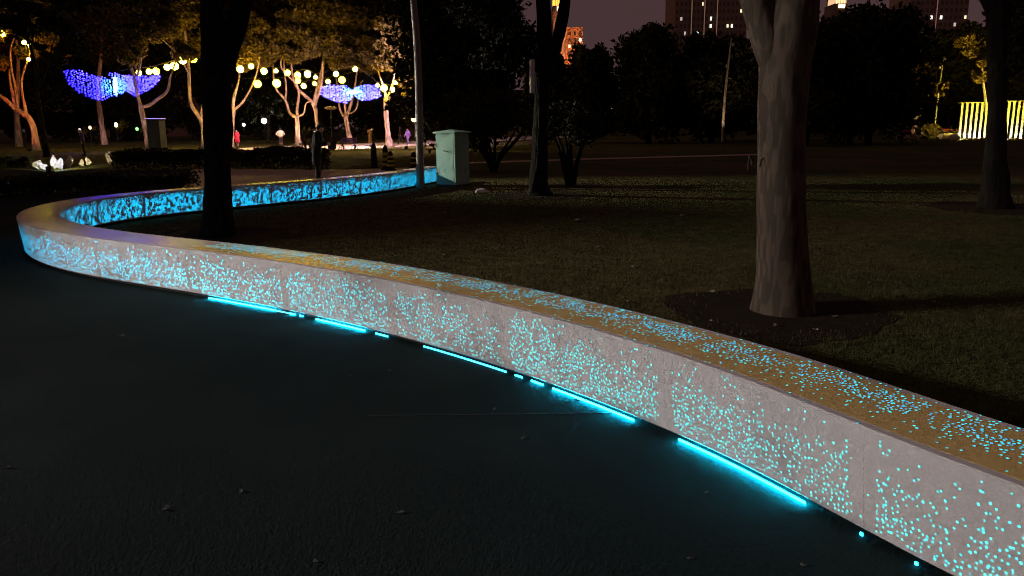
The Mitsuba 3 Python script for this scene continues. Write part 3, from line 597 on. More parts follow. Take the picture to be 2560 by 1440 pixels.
big_tree('faint dark trunk on the lawn at the right edge', None,
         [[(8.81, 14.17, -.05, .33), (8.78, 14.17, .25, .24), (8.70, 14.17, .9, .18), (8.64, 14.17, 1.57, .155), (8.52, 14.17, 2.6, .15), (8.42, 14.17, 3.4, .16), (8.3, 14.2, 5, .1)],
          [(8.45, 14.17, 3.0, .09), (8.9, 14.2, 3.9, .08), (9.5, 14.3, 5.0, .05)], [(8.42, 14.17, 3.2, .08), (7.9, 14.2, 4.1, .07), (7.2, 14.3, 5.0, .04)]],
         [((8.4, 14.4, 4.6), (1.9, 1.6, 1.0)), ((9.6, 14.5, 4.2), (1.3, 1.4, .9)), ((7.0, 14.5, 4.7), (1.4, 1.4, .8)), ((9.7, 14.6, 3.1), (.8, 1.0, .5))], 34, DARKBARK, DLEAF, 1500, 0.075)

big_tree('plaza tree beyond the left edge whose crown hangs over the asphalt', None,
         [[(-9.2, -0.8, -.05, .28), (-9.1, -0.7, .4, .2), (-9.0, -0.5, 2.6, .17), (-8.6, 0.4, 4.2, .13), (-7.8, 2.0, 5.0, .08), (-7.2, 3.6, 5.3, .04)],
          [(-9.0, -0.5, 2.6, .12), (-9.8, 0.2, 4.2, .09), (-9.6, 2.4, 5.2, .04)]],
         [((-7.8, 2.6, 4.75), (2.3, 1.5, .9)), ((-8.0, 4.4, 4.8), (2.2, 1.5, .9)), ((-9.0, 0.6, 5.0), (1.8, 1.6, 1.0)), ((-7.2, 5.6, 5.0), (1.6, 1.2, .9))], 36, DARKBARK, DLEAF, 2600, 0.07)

# white tube and cables on the leaning trunk
t = thing('tube_speaker', 'white vertical tube fixed to the leaning dark trunk', 'tube')
part(t, 'body', lathe([(0, 2.235), (.05, 2.235), (.056, 2.245), (.056, 2.93), (.05, 2.94), (0, 2.94)], (0.475, 17.5, 0), 20), WHITEP, 40)
part(t, 'bracket', join(box((0.53, 17.53, 2.35), (.1, .03, .03)), box((0.53, 17.53, 2.82), (.1, .03, .03))), 'mat_dark_metal')
for x0, nm in ((0.545, 'thin cable hanging from the white tube along the trunk, left one of two'), (0.60, 'thin cable hanging from the white tube along the trunk, right one of two')):
    k = thing('hanging_cable', nm, 'cable')
    put(k, tube(*smooth_path([(x0, 17.50, 2.3), (x0 + .02, 17.46, 1.8), (x0, 17.46, 1.3), (x0 - .02, 17.47, .8)], [.008] * 4)), WIRE, True)

# multi-stemmed shrub trees on the lawn
def shrub_tree(label, base, R, H, z0, stems, seed, per, size, rlo=.05):
    rng = np.random.default_rng(seed)
    t = thing('shrub_tree', label, 'tree')
    b = MB()
    for i in range(stems):
        a = 6.283 * (i + rng.uniform(0, .5)) / stems; d = rng.uniform(.35, .8) * R
        p = np.array([(base[0] + .05 * math.cos(a), base[1] + .05 * math.sin(a), -.03), (base[0] + .12 * math.cos(a) + .05 * d * math.cos(a), base[1] + .12 * math.sin(a), z0 * .35),
                      (base[0] + .45 * d * math.cos(a), base[1] + .45 * d * math.sin(a), z0 * .85), (base[0] + d * math.cos(a), base[1] + d * math.sin(a), z0 + .35 * H)])
        p, r = smooth_path(p, [rlo * 1.6, rlo * 1.25, rlo, rlo * .35], 5)
        b.add(tube(p, r, 8, .25, seed + i))
    part(t, 'trunk', b.get(), DARKBARK, True)
    cl = []
    for i in range(9):
        a = 6.283 * i / 9 + rng.uniform(0, .6); d = R * rng.uniform(.3, .75)
        cl.append(((base[0] + d * math.cos(a), base[1] + d * math.sin(a) * .8, z0 + H * rng.uniform(.25, .65)), (R * .48, R * .45, H * .33)))
    cl.append(((base[0], base[1], z0 + .65 * H), (R * .6, R * .55, H * .33)))
    part(t, 'crown', leaf_cards(crown_points(cl, per, rng, .5, 8), size, rng), DLEAF)


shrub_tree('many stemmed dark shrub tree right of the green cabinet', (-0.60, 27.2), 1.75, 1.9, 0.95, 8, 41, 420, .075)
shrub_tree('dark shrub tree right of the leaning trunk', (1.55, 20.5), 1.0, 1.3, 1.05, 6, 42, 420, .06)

# ---------------------------------------------------------------- dark tree masses behind
def mass_tree(label, x, y, top, rx, seed, low=0.8, per=700, size=None, lm=DLEAF, group=None, name='background_tree', trunk_r=.22):
    rng = np.random.default_rng(seed)
    t = thing(name, label, 'tree', group)
    part(t, 'trunk', tube(*smooth_path([(x, y, -.05), (x + .1, y, top * .3), (x - .1, y, top * .75)], [trunk_r * 1.3, trunk_r, trunk_r * .4], 4)), DARKBARK, True)
    cl = []
    m = 9
    for i in range(m):
        h = low + (top - low) * (0.12 + 0.76 * (i + .5) / m)
        w = rx * math.sqrt(max(0.15, 1 - ((h - low) / (top - low) * 2 - 0.9) ** 2 * .8))
        a = rng.uniform(0, 6.283)
        cl.append(((x + math.cos(a) * w * .45, y + math.sin(a) * w * .4, h), (w * .72, w * .65, (top - low) * .17)))
        cl.append(((x - math.cos(a) * w * .5, y - math.sin(a) * w * .4, h + rng.uniform(-.3, .3)), (w * .62, w * .6, (top - low) * .14)))
    part(t, 'crown', leaf_cards(crown_points(cl, per, rng, .62, 8), size or 0.0042 * y, rng), lm)
    return t


# right side: domed evergreens in front of the towers
mass_tree('round topped dark evergreen, left one of the pair under the towers', 12.1, 70, 10.5, 3.1, 51, .3)
mass_tree('broad dark evergreen, right one of the pair under the towers', 18.0, 71.5, 9.6, 3.9, 52, .3)
mass_tree('dim feathery tree seen between the leaning trunk and the evergreens', 7.6, 76, 9.3, 2.5, 53, .2, per=620)
for i, (x, y, top, rx, txt) in enumerate([
        (-3.6, 47, 12.5, 3.6, 'tall dark tree behind the green cabinet'), (-1.7, 50, 13, 2.5, 'tall dark tree behind the leaning trunk'),
        (3.0, 70, 8.0, 2.5, 'low black tree filling the gap behind the leaning trunk'), (21.5, 58, 9.6, 4.0, 'tall black tree behind the large grey trunk'), (27.0, 60, 10.3, 4.2, 'tall black tree just right of the large grey trunk'),
        (28.2, 66, 10.9, 3.8, 'tall black tree left of the flower bed'), (45.5, 112, 15.9, 7.2, 'tall dark tree above the red flower bed'),
        (61.0, 112, 15.2, 6.8, 'tall dark tree above the shrub ball'), (73.0, 112, 19, 7.5, 'tall dark tree behind the right light box'),
        (27.0, 80, 8.2, 5.0, 'low black tree between the large trunk and the leaning pole')]):
    mass_tree(txt, x, y, top, rx, 60 + i, .3)
# the far row behind the park, from left to right
ORD = ['first', 'second', 'third', 'fourth', 'fifth', 'sixth', 'seventh', 'eighth', 'ninth', 'tenth', 'eleventh', 'twelfth', 'thirteenth', 'fourteenth', 'fifteenth', 'sixteenth', 'seventeenth', 'eighteenth', 'nineteenth', 'twentieth']
rb2 = np.random.default_rng(77)
for i in range(10):
    x = -82 + i * 8.0 + rb2.uniform(-1.2, 1.2)
    mass_tree(f'tall black tree of the far row, {ORD[i]} from the left edge', x, 112 + rb2.uniform(-5, 5), 24 + rb2.uniform(-2, 3), 7.0, 80 + i, 3.6 if i % 3 else 2.2, per=760, group='far row of trees behind the park', trunk_r=.3)


for i, (x, y) in enumerate([(-96, 104), (-108, 98), (-121, 96), (-92, 78), (-104, 62)]):
    mass_tree(f'black tree beyond the left edge of the picture, {ORD[i]} of five', x, y, 19 + i % 3, 8.0, 120 + i, 1.2, per=420, group='trees beyond the left edge')

# thickets closing the horizon
def thicket(label, x, y, rx, top, seed, per=520, size=.34):
    rng = np.random.default_rng(seed)
    cl = [((x + rng.uniform(-.75, .75) * rx, y + rng.uniform(-1, 1), top * rng.uniform(.25, .7)), (rx * .42, 1.4, top * .32)) for _ in range(9)]
    k = thing('thicket', label, 'shrub', 'thickets along the far edge of the park')
    put(k, leaf_cards(crown_points(cl, per, rng, .6, 7), size, rng), DLEAF)


for i in range(20):
    thicket(f'dark thicket, {ORD[i]} from the left in the row along the far edge of the park', -88 + i * 9.3, 118 if i < 9 else 142, 6.8, 7.2 + 1.4 * math.sin(i * 2.1), 200 + i)


# ---------------------------------------------------------------- hedges
def hedge(label, pts, wdt, h, seed, per_m, size):
    rng = np.random.default_rng(seed)
    pts = np.array(pts, float); s = np.r_[0, np.cumsum(np.hypot(*np.diff(pts, axis=0).T))]
    n = int(per_m * s[-1])
    u = rng.uniform(0, s[-1], n)
    xy = np.stack([np.interp(u, s, pts[:, 0]), np.interp(u, s, pts[:, 1])], 1)
    hh = h * (0.86 + 0.3 * meshkit.noise(np.c_[xy * 2.2, xy[:, :1] * 0], seed))
    q = np.c_[xy[:, 0] + rng.uniform(-.5, .5, n) * wdt * .2, xy[:, 1] + rng.uniform(-.5, .5, n) * wdt, hh * rng.uniform(0, 1, n) ** .5]
    k = thing('hedge', label, 'hedge')
    part(k, 'foliage', leaf_cards(q, size, rng, up=.6), HEDGE)
    part(k, 'stems', join(*[tube([(x_, y_, 0), (x_ + rng.uniform(-.1, .1), y_, h * .7)], [.015, .006], 5) for x_, y_ in xy[:: max(1, n // int(6 * s[-1]))]]), DARKBARK, kind='stuff')


hedge('low black hedge behind the left end of the bench', [(-17.5, 18.2), (-12, 18.6), (-8.2, 20.2)], 1.0, .46, 301, 1500, .05)
hedge('dark clipped hedge behind the person in black', [(-15.2, 30.4), (-10.5, 31.0), (-6.9, 29.7)], 1.0, .78, 302, 1700, .06)
hedge('low dark hedge running left from the pale stones', [(-33, 37), (-26, 35.5), (-20.6, 33.5)], .9, .42, 303, 900, .07)

# ---------------------------------------------------------------- strings of globe lanterns
STR_TEXT = {'A': 'left of the black trunk', 'B': 'just right of the black trunk', 'C': 'above the person in black', 'D': 'above the right butterfly light', 'E': 'in the orange-red tree'}
for key, (Y, gl, ends) in STRINGS.items():
    rng = np.random.default_rng(ord(key))
    pts = sorted([(x, z + r + .10) for x, z, r in gl] + [tuple(e) for e in ends])
    p3 = np.array([(x, Y, z) for x, z in pts])
    ky = thing('light_cable', f'thin sagging cable carrying globe lanterns {STR_TEXT[key]}', 'cable')
    put(ky, tube(p3, .012, 5), WIRE)
    ys = Y + 0 * p3[:, 0]
    for gi_, (x, z, r) in enumerate(sorted(gl)):
        t = thing('globe_lantern', f'{ORD[gi_]} glowing globe lantern from the left on the string {STR_TEXT[key]}', 'lantern', f'globe lanterns {STR_TEXT[key]}')
        part(t, 'globe', ball((x, Y, z), r * rng.uniform(.82, 1.0), 2), GLASSW, True, emit=list(np.array([108, 62, 1.6]) * rng.uniform(.45, 1.25) * [1, rng.uniform(.85, 1.1), rng.uniform(.3, 1.6)]))
        part(t, 'cap', lathe([(.02, z + r + .11), (r * .3, z + r + .03), (r * .34, z + r * .9), (0, z + r * .88)], (x, Y, 0), 10), 'mat_dark_metal', 40)

# ---------------------------------------------------------------- blue butterfly lights
for n_, (wl, wr, b0, b1) in enumerate(WINGS):
    Y = 56.0 if n_ == 0 else 70.0
    t = thing('butterfly_light', 'blue glowing butterfly of light nets, ' + ('left one under the pink forked tree' if n_ == 0 else 'right one above the park seat'), 'light decoration')
    rng = np.random.default_rng(500 + n_)
    cx = (b0[0] + b1[0]) / 2; cz = (b0[1] + b1[1]) / 2
    for w_ in (wl, wr):
        pg = Polygon(w_).buffer(0)
        x0, z0, x1, z1 = pg.bounds
        for which, sp, rad in (('bright', .27, .055), ('deep', .16, .06)):
            gx_, gz_ = np.meshgrid(np.arange(x0, x1, sp), np.arange(z0, z1, sp * .9), indexing='ij')
            px = (gx_ + rng.uniform(-.22, .22, gx_.shape) * sp).ravel(); pz = (gz_ + .5 * (np.arange(gx_.shape[0]) % 2)[:, None] * sp * .9 + rng.uniform(-.2, .2, gx_.shape) * sp).ravel()
            inn = contains_xy(pg, px, pz); px, pz = px[inn], pz[inn]
            dd = np.hypot(px - cx, (pz - cz) * 1.3)
            py = Y - .32 * np.abs(px - cx) + .12 * np.sin(px * 3)
            k = np.clip(1 - dd / (1.15 if n_ == 0 else 1.4), 0, 1)[:, None] ** 1.2
            if which == 'bright':
                col = (np.array([0.25, 0.13, 75.0]) * (1 - k) + np.array([0.8, 4.2, 20.0]) * k) * rng.uniform(.5, 1.3, (len(px), 1))
            else:
                col = (np.array([0.04, 0.01, 11.0]) * (1 - k) + np.array([0.15, 1.5, 2.2]) * k) * rng.uniform(.6, 1.3, (len(px), 1))
            o = trimesh.creation.icosphere(subdivisions=0, radius=1.0); ov, of = np.array(o.vertices), np.array(o.faces)
            c3 = np.stack([px, py, pz], 1)
            v = (c3[:, None] + ov[None] * rad).reshape(-1, 3); f = (of[None] + (np.arange(len(px)) * len(ov))[:, None, None]).reshape(-1, 3)
            part(t, 'bulbs', (v, f), LED, emit={'type': 'mesh_attribute', 'name': 'vertex_color'}, color=np.repeat(col, len(ov), 0), kind='stuff')
        edge = np.array(w_ + [w_[0]])
        part(t, 'wing_frame', tube(np.stack([edge[:, 0], Y - .32 * np.abs(edge[:, 0] - cx) + .12 * np.sin(edge[:, 0] * 3), edge[:, 1]], 1), .012, 5), WIRE)
    m_, r_ = smooth_path([(b0[0], Y, b0[1]), ((b0[0] + b1[0]) / 2, Y - .05, cz + .02), (b1[0], Y, b1[1])], [.09, .13, .03])
    part(t, 'body', tube(m_, r_, 8), LED, True, emit=[5.0, 8.5, 9.0])
    for end_, (p_, q_) in (('left', ((wl[0][0], Y - .32 * abs(wl[0][0] - cx), wl[0][1]), (wl[0][0] - 2.0, Y, wl[0][1] + .9))), ('right', ((wr[len(wr) // 2][0], Y - .32 * abs(wr[len(wr) // 2][0] - cx), wr[len(wr) // 2][1]), (wr[len(wr) // 2][0] + 1.6, Y, wr[len(wr) // 2][1] + .7)))):
        ky = thing('hanging_wire', f'thin wire holding the {end_} wing of the ' + ('left' if n_ == 0 else 'right') + ' blue butterfly light', 'wire')
        put(ky, tube([p_, q_], .01, 5), WIRE)

# ---------------------------------------------------------------- poles and masts
def pole(label, pts, rads, heads, name='light_mast'):
    t = thing(name, label, 'lamp post')
    p, r = smooth_path(pts, rads, 6)
    part(t, 'shaft', tube(p, r, 14, .05, 3), STEEL, True)
    for (hx, hy, hz, s) in heads:
        part(t, 'spot_head', join(lathe([(0, hz + s), (s * .55, hz + s * .9), (s * .75, hz - s * .6), (s * .6, hz - s), (0, hz - s * .9)], (hx, hy, 0), 10), tube([(hx, hy, hz), (pts[0][0] + (hx - pts[0][0]) * .1, hy, hz + s * .3)], s * .2, 5)), STEEL, 40)
    return t


pole('grey lamp post at the far end of the bench', [(-2.32, 20.1, -.05), (-2.315, 20.1, .7), (-2.29, 20.1, 2.6), (-2.31, 20.1, 3.75), (-2.40, 20.1, 5.2), (-2.45, 20.1, 6.4)], [.11, .10, .095, .088, .08, .07], [])
mast1 = pole('thin leaning light mast behind the grey lamp post', [(-6.94, 60, -.05), (-6.93, 60, 4.0), (-6.70, 60, 6.5), (-6.36, 60, 10.0)], [.12, .10, .085, .06], [(-6.15, 60, 9.2, .14), (-6.85, 60, 7.6, .12), (-6.6, 60, 6.2, .10)])
pole('thin leaning light mast right of the dark evergreens', [(17.95, 67.2, -.05), (18.0, 67.2, 4.6), (18.1, 67.2, 6.2), (18.3, 67.2, 8.6)], [.13, .11, .085, .06], [(18.45, 67.2, 8.1, .13), (17.98, 67.2, 6.4, .12), (18.3, 67.2, 5.4, .08)])
pole('very thin light mast rising behind the shrub ball', [(42.6, 80, -.05), (42.68, 80, 4.2), (42.85, 80, 8.0)], [.08, .065, .05], [(42.55, 80, 7.0, .14), (43.0, 80, 7.8, .1)])
scene[mast1 + '__beam'] = {'type': 'spot', 'to_world': T().look_at(origin=[-6.5, 60.2, 9.0], target=[-11.2, 70.0, 0], up=[0.1, 0, 1]), 'cutoff_angle': 52, 'beam_width': 36, 'intensity': {'type': 'rgb', 'value': [1050, 610, 900]}}
scene[mast1 + '__beam_001'] = {'type': 'spot', 'to_world': T().look_at(origin=[-6.85, 59.8, 7.5], target=[-8.5, 43.0, 0], up=[0.1, 0, 1]), 'cutoff_angle': 48, 'beam_width': 20, 'intensity': {'type': 'rgb', 'value': [700, 480, 210]}}

# umbrella-shaped park lamp beside the path
t = thing('park_lamp', 'park lamp with a wide dish head on a dark post', 'lamp')
lx, ly = -12.8, 57.0
part(t, 'post', lathe([(.12, -.02), (.12, .25), (.075, .3), (.055, 2.2), (0, 2.2)], (lx, ly, 0), 14), 'mat_dark_metal', 40)
part(t, 'neck', lathe([(.03, 2.2), (.05, 2.28), (.03, 2.9), (0, 2.9)], (lx, ly, 0), 10), STEEL, 40)
part(t, 'dish', lathe([(0, 2.90), (.25, 2.86), (.47, 2.96), (.48, 3.0), (.25, 3.08), (0, 3.12)], (lx, ly, 0), 28), flat('dish_paint', (.55, .45, .40), .5), 40)
part(t, 'uplight', lathe([(0, 2.36), (.045, 2.36), (.055, 2.30)], (lx, ly, 0), 12), GLASSW, emit=[9, 6, 4.5])

# far lamps seen through the trees
def globe_post(label, x, y, z, r, em, name='far_lamp'):
    t = thing(name, label, 'lamp')
    part(t, 'post', lathe([(.07, -.02), (.05, z - r), (0, z - r)], (x, y, 0), 10), 'mat_dark_metal')
    part(t, 'globe', ball((x, y, z), r, 2), GLASSW, True, emit=em)


globe_post('bright white globe lamp shining among the far trunks', -32.45, 105, 2.63, .34, [60, 56, 44])
globe_post('small white lamp low behind the trees right of the black trunk', -37.5, 112, 2.2, .2, [22, 24, 19])
globe_post('orange lamp glowing behind the grey lamp post', -12.1, 100, 2.6, .30, [40, 14, 2.0])
globe_post('second orange lamp standing behind the dark shrub tree', -1.2, 112, 2.9, .3, [60, 24, 3.0])
globe_post('third orange lamp right of the leaning trunk, low behind it', 6.4, 110, 2.9, .22, [26, 10, 1.6])
globe_post('red lamp glowing through the shrub tree leaves', -7.1, 108, 3.6, .26, [22, 2.0, 1.2])
for i, (x, z, em) in enumerate([(-48.0, 2.2, [4, 3.4, 1.6]), (-45.5, 1.7, [.6, 2.6, .5]), (-52.5, 1.6, [1.6, 2.0, 1.6]), (-51.2, 1.9, [2.4, 1.6, .8])]):
    t = thing('garden_light', ['cream lit garden light behind the dim pink trunk', 'small green garden light left of the pink forked tree', 'small grey-white garden light far left of the capped person', 'small peach garden light beside the capped person'][i], 'garden light')
    part(t, 'stake', tube([(x, 97, 0), (x, 97, z - .2)], .03, 6), 'mat_dark_metal')
    part(t, 'lamp', ball((x, 97, z), .17 if i else .22, 2, (1, 1, 1.3)), GLASSW, True, emit=em)
    pts = crown_points([((x + .3, 97.6, z - .1), (.75 if i == 0 else .3, .5, .9 if i == 0 else .4))], 260 if i == 0 else 70, np.random.default_rng(600 + i))
    k = thing('garden_shrub', ['pale lit shrub behind the dim pink trunk', 'small shrub around the green garden light', 'small shrub around the grey-white garden light', 'small shrub around the peach garden light'][i], 'shrub')
    put(k, leaf_cards(pts, .16, np.random.default_rng(610 + i)), LEAF)

# ---------------------------------------------------------------- cabinets
flat('footing', (.06, .06, .055), .9)


def cabinet(label, corners, h, mcol, roof):
    """four plan corners, height"""
    t = thing('utility_cabinet', label, 'cabinet')
    c = np.array(corners, float); ce = c.mean(0)
    base = m3.CrossSection([[tuple(p) for p in c]])
    if base.area() < 0: base = m3.CrossSection([[tuple(p) for p in c[::-1]]])
    body = m3.Manifold.extrude(base, h - .06).translate([0, 0, .06])
    part(t, 'body', body, mcol)
    part(t, 'footing', m3.Manifold.extrude(base.offset(.02, m3.JoinType.Miter), .058), 'mat_footing')
    rf = base.offset(.055, m3.JoinType.Miter).to_polygons()[0]
    v = np.vstack([np.c_[rf, np.full(4, h + .002)], np.c_[rf, np.full(4, h + .035)], [[*ce, h + roof]]])
    f = [[0, 2, 1], [0, 3, 2]] + sum([[[i, (i + 1) % 4, 4 + (i + 1) % 4], [i, 4 + (i + 1) % 4, 4 + i], [4 + i, 4 + (i + 1) % 4, 8]] for i in range(4)], [])
    part(t, 'roof', (v, np.array(f)), mcol)
    return t, c


GREENP = mat('green_paint', P(lambda p, n, uv: mix((0.23, 0.42, 0.35), (0.30, 0.51, 0.43), fbm(p.x * 3, p.y * 3, p.z * 2, 4)) * (1 - .35 * smoothstep(.62, .8, fbm(p.x * 7, p.y * 7, p.z * 2.4 + 3, 3))), .5, .45))
t, c = cabinet('pale green metal utility cabinet at the far end of the bench', [(-1.95, 20.62), (-1.43, 20.22), (-1.10, 20.75), (-1.62, 21.15)], 1.37, GREENP, .10)
e = (c[1] - c[0]) / np.linalg.norm(c[1] - c[0]); nn = np.array([e[1], -e[0]])
def onface(s, z, o=.004): q = c[0] + e * s + nn * o; return (q[0], q[1], z)
part(t, 'door', rbox((*onface(.33, .70)[:2], .70), (.56, .012, 1.16), .004, math.atan2(e[1], e[0])), GREENP)
hp, hr = smooth_path([onface(.30, .93, .025), onface(.38, .925, .035), onface(.44, .90, .03)], [.011, .010, .013], 4)
part(t, 'handle', tube(hp, hr, 8), 'mat_dark_metal', True)
part(t, 'lock', ball(onface(.46, .885, .02), .016, 2), STEEL, True)
for z in (.35, 1.05):
    part(t, 'hinge', tube([onface(.045, z - .04, .018), onface(.045, z + .04, .018)], .012, 8), STEEL, True)
t, c = cabinet('dark utility cabinet with a violet lit top beside the pink tree', [(-19.95, 43.7), (-19.2, 43.55), (-19.1, 44.1), (-19.85, 44.25)], 2.06, flat('dark_paint', (.022, .02, .02), .6), .05)
v, f = box((-19.53, 43.9, 2.14), (.86, .70, .03))
part(t, 'top_light', (v, f), LED, emit=[.45, .28, 1.3])

# ---------------------------------------------------------------- park seat, lantern pillar, bollards
t = thing('garden_bench', 'slatted park seat painted violet beside the pale path', 'bench')
VIOLET = flat('violet_paint', (.20, .12, .55), .45, 0, .5)
sx, sy = -11.76, 57.4
for k in range(3):
    part(t, 'seat_slat', rbox((sx, sy - .05 + k * .15, .43), (1.12, .12, .035), .01), VIOLET)
for k in range(3):
    part(t, 'back_slat', rbox((sx, sy + .38 + .03 * k, .56 + k * .125), (1.12, .03, .105), .01), VIOLET)
for s in (-1, 1):
    a = np.linspace(0, np.pi, 11)
    part(t, 'leg', tube(np.stack([sx + s * .45 + 0 * a, sy + .1 + .27 * np.cos(a), .40 * np.sin(a)], 1), .03, 8), 'mat_dark_metal', True)
    part(t, 'side_ring', tube(np.stack([sx + s * .45 + .23 * np.cos(a), sy - .12 + 0 * a, .34 * np.sin(a)], 1), .022, 8), 'mat_dark_metal', True)
    part(t, 'armrest', tube([(sx + s * .55, sy - .1, .44), (sx + s * .55, sy - .1, .62), (sx + s * .55, sy + .35, .66), (sx + s * .55, sy + .40, .9)], .022, 8), VIOLET, True)
t = thing('cloth_bag', 'pale bag lying at the left end of the violet park seat', 'bag')
part(t, 'sack', ball((sx - .62, sy - .02, .535), .15, 2, (1.1, .8, .75)), 'mat_grey_cloth', True)
part(t, 'strap', tube(*smooth_path([(sx - .72, sy - .02, .58), (sx - .66, sy - .05, .72), (sx - .54, sy, .62)], [.012] * 3)), 'mat_dark_cloth', True)

t = thing('pillar_light', 'orange lit stone pillar with a ringed cap on the far lawn', 'pillar')
px_, py_ = -15.05, 85.0
PILL = flat('pillar_stone', (.62, .42, .30), .7)
part(t, 'shaft', lathe([(0, 0), (.22, 0), (.19, .1), (.19, 1.05), (0, 1.05)], (px_, py_, 0), 18), PILL, 40)
part(t, 'cap', lathe([(0, 1.06), (.3, 1.06), (.32, 1.12), (.2, 1.16), (.2, 1.24), (.33, 1.26), (.3, 1.36), (.12, 1.46), (0, 1.48)], (px_, py_, 0), 18), PILL, 40)
scene[uniq(t + '__beam')] = {'type': 'spot', 'to_world': T().look_at(origin=[px_ + .5, py_ - 2.4, .3], target=[px_, py_, .8], up=[0, 0, 1]), 'cutoff_angle': 26, 'beam_width': 18, 'intensity': {'type': 'rgb', 'value': [26, 11, 5]}}

YEL = flat('yellow_reflective', (.55, .46, .04), .5)
def bollard(label, x, y, h, stripes, tall=True):
    t = thing('traffic_bollard', label, 'bollard')
    part(t, 'base', rbox((x, y, .03), (.34, .34, .06), .015), 'mat_shoe')
    part(t, 'cone', lathe([(0, .06), (.125, .06), (.105, h * .72), (.085, h * .86), (.05, h * .96), (0, h)], (x, y, 0), 18), 'mat_shoe', 40)
    for a in range(stripes):
        z0 = .16 + a * (h * .62) / max(stripes, 1); z1 = z0 + h * .11
        rr = lambda z: .125 - .02 * (z / (h * .72))
        part(t, 'stripe', lathe([(rr(z0), z0), (rr(z0) + .004, z0), (rr(z1) + .004, z1), (rr(z1), z1)], (x, y, 0), 18), YEL)


bollard('plain black cone bollard left of the striped bollards', -5.30, 30.6, .98, 0)
bollard('yellow and black striped bollard, taller one of the pair', -4.62, 29.1, .92, 3)
bollard('yellow and black striped bollard, shorter one of the pair', -4.36, 28.6, .72, 3)
bollard('striped bollard next to the grey lamp post', -3.75, 30.5, .62, 2)

# ---------------------------------------------------------------- pale stones on the left
STONE = mat('pale_stone', P(lambda p, n, uv: mix((.50, .45, .34), (.70, .66, .54), fbm(p.x * 5, p.y * 5, p.z * 5, 4)), .85, .2))
rs = np.random.default_rng(900)
STN = [(-18.7, 31.2, .22, .42, 'wide pale stone at the left end of the stone row'), (-18.35, 31.0, .18, .30, 'small pale stone in front of the left cluster'), (-18.0, 31.5, .17, .50, 'tilted pale stone, right one of the left cluster'),
       (-18.45, 31.9, .2, .60, 'tall pale block behind the left cluster of stones'), (-18.55, 33.2, .20, .52, 'boot shaped pale stone right of the left cluster'), (-18.8, 34.6, .16, .30, 'small cream stone in the middle of the row'),
       (-18.7, 35.0, .17, .42, 'grey upright stone beside the small cream stone'), (-18.9, 37.2, .22, .60, 'tall cream stone right of the middle of the row'), (-18.6, 38.0, .15, .35, 'dim narrow stone behind the hedge'),
       (-18.9, 40.1, .13, .62, 'slanting white slab near the right end of the row'), (-18.9, 41.3, .19, .5, 'pale bird shaped stone at the right end of the row')]
for x, y, r, h, txt in STN:
    q = rs.normal(size=(13, 3)); q /= np.linalg.norm(q, axis=1, keepdims=True)
    o = trimesh.convex.convex_hull(q * rs.uniform(.8, 1.1, (13, 1)) * [r * .95, r * .7, h * .58]); o = o.subdivide_to_size(.06); v = np.array(o.vertices)
    v = v * (1 + .10 * (meshkit.fbm(v * 14 + rs.uniform(0, 50), 2) - .5)[:, None])
    a = rs.uniform(-.25, .25)
    v = np.stack([v[:, 0] + a * v[:, 2], v[:, 1], v[:, 2]], 1) + [x, y, h * .47]
    k = thing('pale_stone', txt, 'stone'); put(k, (v, np.array(o.faces)), STONE, 25)
t = thing('ground_spotlight', 'small spotlight lying in front of the pale stones', 'spotlight')
part(t, 'housing', rbox((-17.2, 29.4, .12), (.2, .2, .2), .03), 'mat_dark_metal')
scene[t + '__beam'] = {'type': 'spot', 'to_world': T().look_at(origin=[-17.2, 29.55, .3], target=[-18.75, 33.0, -.1], up=[0, 0, 1]), 'cutoff_angle': 27, 'beam_width': 13, 'intensity': {'type': 'rgb', 'value': [130, 113, 62]}}
for i, x in enumerate((-14.62, -14.36, -14.22)):
    k = thing('cyan_light', ['leftmost', 'middle', 'right'][i] + ' one of three tiny cyan ground lights at the left edge', 'ground light')
    put(k, ball((x, 22.4, .05 + .0 * i), [.035, .06, .035][i], 2, (1.2, 1, .7)), LED, True, emit=[.15, 1.6, 2.2])

# ---------------------------------------------------------------- slatted light boxes on the right
BOXW = flat('light_box_slat', (.75, .58, .10), .6)
BOXD = flat('light_box_back', (.010, .007, .003), .8)
def light_box(label, x, y, w, h, n, seed):
    """open frame of upright slats, lit from a trough at its foot"""
    t = thing('slatted_light_box', label, 'light installation')
    dp = .62
    part(t, 'bottom_rail', box((x, y + .05, .06), (w, .05, .12)), BOXD)
    part(t, 'top_rail', box((x, y + dp / 2 - .03, h + .03), (w + .06, dp + .12, .055)), BOXW)
    part(t, 'trough', join(box((x, y - .60, .05), (w, .04, .10)), box((x, y - .15, .012), (w, .94, .024))), 'mat_dark_metal')
    pitch = w / (n - .4)
    for k in range(n):
        part(t, 'slat', box((x - w / 2 + pitch * (k + .3), y, h / 2 + .01), (pitch * .50, .05, h - .03)), BOXW)
    part(t, 'light_strip', box((x, y - .52, .05), (w * .96, .10, .045)), GLASSW, emit=[6500, 3900, 480])
    rng = np.random.default_rng(seed)
    k = thing('ornamental_grass', 'tuft of grass at the foot of the ' + label.split(' of yellow')[0], 'grass tuft')
    pts = np.c_[rng.uniform(-w / 2, w / 2, 200) + x, rng.uniform(-1.0, -.68, 200) + y, rng.uniform(.02, .24, 200)]
    put(k, leaf_cards(pts, .09, rng, up=0), LEAF)


light_box('left light box of yellow lit upright slats on the far lawn', 43.2, 74.4, 2.62, 3.42, 6, 1)
light_box('right light box of yellow lit upright slats cut by the frame edge', 47.55, 74.4, 2.62, 3.52, 6, 2)

